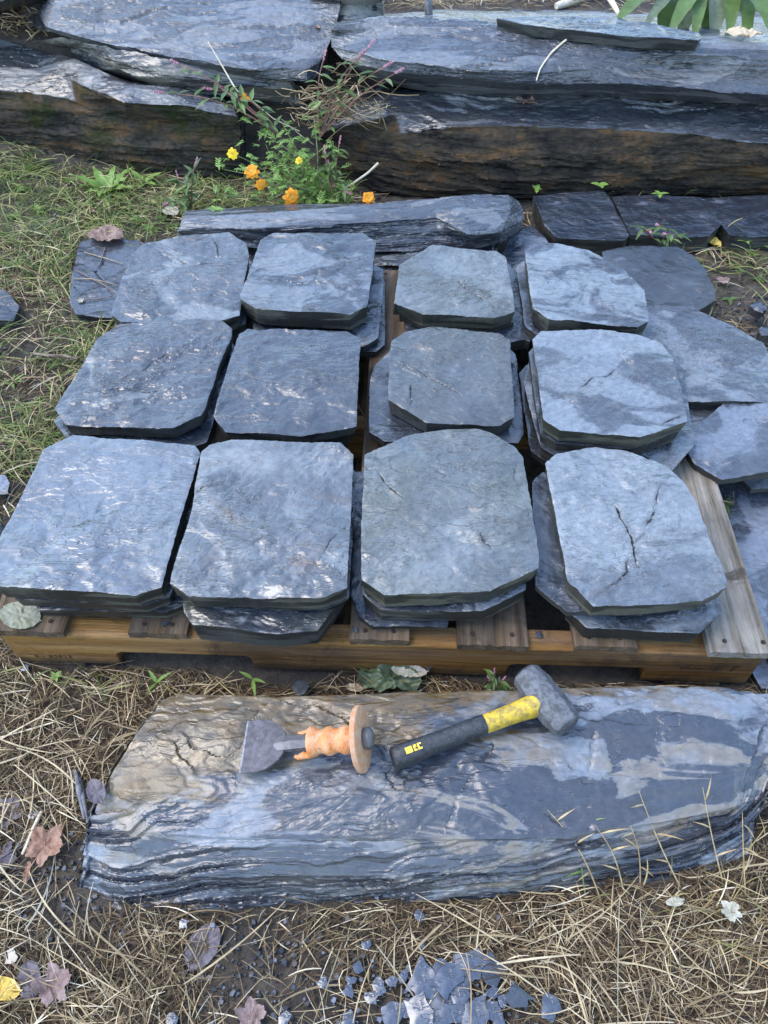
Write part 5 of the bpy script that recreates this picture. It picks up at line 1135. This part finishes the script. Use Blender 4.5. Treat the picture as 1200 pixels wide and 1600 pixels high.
# knotweeds with pink spikes
def knot(label, basep, tips_, scale=1.0, nleaf=4, stem=G4):
    basep = np.array(basep); e = empty('knotweed', tuple(basep), label, 'weed'); s_ = MB(); l_ = MB(); sp = MB()
    for tp in tips_:
        tp = np.array(tp); cv = curve(basep, tp, .02 * scale, 9, random.uniform(-.15, .15)); s_.tube(cv - basep, [.0019 * scale] * 5 + [.0013 * scale] * 4, 5)
        for i in range(1, 8):
            for q_ in range(nleaf // 2):
                a = random.uniform(0, 6.28); l_.leaf(cv[i] - basep, (math.cos(a), math.sin(a) - .4, random.uniform(-.1, .7)), random.uniform(.028, .05) * scale, .012 * scale, bend=.4, n=5)
        d = cv[-1] - cv[-2]; d /= np.linalg.norm(d)
        for i in range(26):
            c = cv[-1] - basep + d * (i / 26 * .026 * scale) + np.random.default_rng(i).normal(0, .0011 * scale, 3); sp.tube([c, c + np.array([0, 0, .0032 * scale])], [.0014 * scale, .0010 * scale], 5)
    s_.build('stem', stem, e); l_.build('leaves', G1, e, smooth=False); sp.build('flower_spike', PK, e); return e
knot('knotweed trailing left over the mossy boulder, with upright pink spikes', PY(440,215,2.22), [PY(279,100,2.36), PY(255,145,2.33), PY(332,140,2.3), PY(345,138,2.3)], 1.1)
knot('knotweed with pink spikes growing in the joint of the wall', PY(500,215,2.25), [PY(575,75,2.34), PY(600,105,2.28), PY(617,115,2.25), PY(560,90,2.33), PY(505,95,2.33)], 1.1, 2)
knot('knotweed with pink spikes right of the orange flowers', PY(525,325,2.05), [PY(508,240,2.12), PY(515,262,2.1), PY(540,300,2.03), PY(530,225,2.15)], .9)
knot('small knotweed with pink spikes in the grass left of the layered rock', P(300,330,.02), [PY(278,277,2.15), PY(305,258,2.1), PY(290,288,2.1), PY(262,318,2.0)], .9)
knot('tiny pink knotweed sprig at the back of the front slab', P(770,1085,.03), [P(772,1052,.09), P(765,1062,.08), P(785,1062,.08)], .45, 2)
knot('tiny knotweed sprig standing behind the rounded dark slate', P(1030,380,.02), [PY(1028,352,1.72), PY(1015,362,1.7), PY(1040,366,1.7)], .8, 2)
# broad leaved weeds
def weed(label, px, py, n, L_, W_, mat=G2, up=.45, group=None, wavy=.0, z=None, cat='weed', onp=False):
    c = on(px, py, 0) if z is None else P(px, py, z); e = empty('weed', tuple(c), label, cat, group)
    for k in range(n):
        a = 2.4 * k + random.uniform(-.4, .4); m = MB(); m.leaf((0, 0, .002), (math.cos(a), math.sin(a), random.uniform(.3, 1.5) * up), L_ * random.uniform(.65, 1.1), W_ * random.uniform(.8, 1.1), bend=.35, fold=.3, n=9 if L_ > .04 else 5, wavy=wavy); m.build('leaf', mat, e)
    return e
weed('leafy dandelion-like weed with toothed leaves below the mossy boulder', 168, 302, 12, .105, .030, G2, .7, wavy=.16)
weed('smaller broad leaved weed right of the dandelion-like one', 225, 290, 7, .07, .022, G2, .8, wavy=.1)
weed('round leaved weed at the upper left under the boulder', 55, 268, 6, .05, .022, G1, .5)
weed('round leaved weed at the left edge under the boulder', 12, 275, 5, .045, .022, G1, .4)
weed('clover-like sprout between the wall and the thick dark squarish slate', 937, 292, 4, .030, .022, G2, .6, z=.08)
weed('small sprout at the wall foot above the middle dark slate', 1030, 305, 5, .025, .012, G2, .5, z=.07)
weed('sprout beside the flat dark slate cut by the right edge', 1120, 365, 6, .035, .016, G2, .6)
weed('sprout at the wall foot right of the layered rock', 838, 298, 4, .025, .014, G2, .5, z=.05)
weed('thin leaved sprout on the big flat blue slate at the right', 1132, 788, 6, .028, .006, G1, .5)
weed('small green sprout in the straw below the left part of the pallet', 245, 1068, 3, .040, .006, G2, .9, z=.02)
weed('green sprout by the stamped end of the pallet', 88, 1058, 5, .014, .007, G2, .5, z=.02)
weed('green sprout under the notch of the pallet', 395, 1062, 3, .035, .006, G2, .7, z=.02)
WG = 'small weeds in the grass under the wall'
for (a, b) in [(30,300),(85,300),(110,285),(135,320),(200,330),(215,345),(245,315),(255,345),(290,300),(310,320),(320,295),(335,330),(350,315),(180,350),(235,360),(150,345),(275,355),(95,330),(20,340),(60,330)]:
    weed('small round leaved weed in the grass under the wall', a, b, 6, .028, .014, random.choice([G1, G2]), .5, WG)
for (a, b) in [(1150,420),(1175,400),(1140,470),(1185,440),(1095,395),(1165,378),(1190,385)]:
    weed('small weed in the straw right of the rounded dark slate', a, b, 5, .026, .011, random.choice([G1, G2]), .5, 'small weeds on the soil at the right edge')
for (a, b) in [(20,600),(60,560),(30,420),(70,430),(45,640),(90,520),(60,700)]:
    weed('low green weed in the yellowing grass at the left', a, b, 7, .038, .007, random.choice([G1, G2]), .9, 'low weeds in the grass at the left')
# broad strap leaves at the top right
hb_ = PY(1090, -25, 2.72); ho_ = empty('hosta', tuple(hb_), 'hosta with broad drooping green leaves, some withering, at the top right', 'plant')
for k_, (a, b, W_, m) in enumerate([((1060,-30),(1040,32),.062,G1),((1085,-30),(1070,32),.058,L_gr),((1105,-25),(1108,62),.050,G1),((1125,-25),(1118,40),.045,L_gr),((1140,-25),(1142,30),.040,G1),((1160,-25),(1168,45),.035,G1),((1050,-30),(985,8),.05,G1),((1075,-30),(1020,22),.03,L_gr),((1150,-30),(1195,20),.05,G1),((1100,-30),(1060,25),.04,G1),((1095,-20),(1088,40),.030,G1)]):
    p0 = PY(a[0], a[1], 2.74 - .01 * k_); p1 = PY(b[0], b[1], 2.58 - .012 * k_); d = p1 - p0; L_ = np.linalg.norm(d)
    m_ = MB(); m_.leaf(p0 - hb_, d / L_ + np.array([0, 0, .25]), L_ * 1.25, W_ * 1.25, bend=.45, fold=.25, n=14, wavy=.04, pw=.7); m_.build('leaf', m, ho_)
# dead stems tangle
tg_ = MB()
for i in range(150):
    c = PY(random.gauss(530, 38), random.gauss(165, 22), random.uniform(2.27, 2.36)); a = random.uniform(0, 6.28); L_ = random.uniform(.05, .16); d = np.array([math.cos(a), .2 * math.sin(a), .35 * random.gauss(0, 1)]) * L_
    tg_.tube(curve(c - d / 2, c + d / 2, random.uniform(-.02, .02), 5), random.uniform(.0007, .0016), 4)
tag(tg_.build('dead_stems', M_straw, None), 'tangle of dead brown stems filling the joint of the wall', 'dead stems', kind='stuff')
lt = MB()
for i in range(110):
    c = PY(random.gauss(38, 24), random.gauss(46, 12), random.uniform(2.70, 2.78)); a = random.uniform(0, 6.28); L_ = random.uniform(.04, .12); d = np.array([math.cos(a), .5 * math.sin(a), .3 * random.gauss(0, 1)]) * L_
    lt.tube(curve(c - d / 2, c + d / 2, random.uniform(-.01, .02), 4), random.uniform(.0008, .0020), 4)
tag(lt.build('dead_stems', M_straw, None), 'dry straw litter between the corner stone and the tilted slab', 'dead stems', kind='stuff')
tuft = MB(); q0 = on(905, 52, .008)
for i in range(26):
    a = random.uniform(-.6, 3.8); L_ = random.uniform(.02, .055); tuft.tube([q0, q0 + np.array([math.cos(a) * L_ * 1.3, -abs(math.sin(a)) * L_ * .3, random.uniform(0, .015)])], [.0016, .0006], 4)
tag(tuft.build('dried_flower_head', M_stk, None), 'dried spiky flower head on the edge of the thin sawn slate', 'dried flower')
# tall grass stems before the front slab
M_gst = mat_plain('tan_grass_stem', (.26,.18,.08), (.40,.31,.16), 60, .6)
for k_, (a, b, l) in enumerate([((1065,1390),(998,1235),'tallest dry grass stem rising in front of the slab at the right'),((1000,1385),(985,1290),'dry grass stem left of the tallest one'),((915,1400),(905,1270),'thin green grass stem before the slab at the right'),((975,1395),(930,1290),'leaning dry grass stem before the slab'),((1130,1380),(1098,1230),'grass stem beside the right end of the front slab'),((940,1410),(855,1265),'thin straw stem leaning left over the slab'),((1165,1400),(1160,1270),'grass stem near the right edge below the slab')]):
    p0 = P(a[0], a[1], .005); p1 = P(b[0], b[1], .115 if k_ != 2 else .09)
    cv = curve(p0, p1, .01, 8, .06 * (-1) ** k_); mb = MB(); mb.tube(cv, list(np.linspace(.0012, .0005, 8)), 5)
    o = mb.build('grass_stem', M_gst if k_ != 2 else G3, None); tag(o, l, 'grass')
    for i in (2, 4, 6):
        m2 = MB(); an = random.uniform(0, 6.28); m2.leaf(cv[i], (math.cos(an), math.sin(an) * .6, 1.3), random.uniform(.025, .04), .0026, bend=.5, n=5); m2.build('leaf', M_gst if k_ != 2 else G2, o)
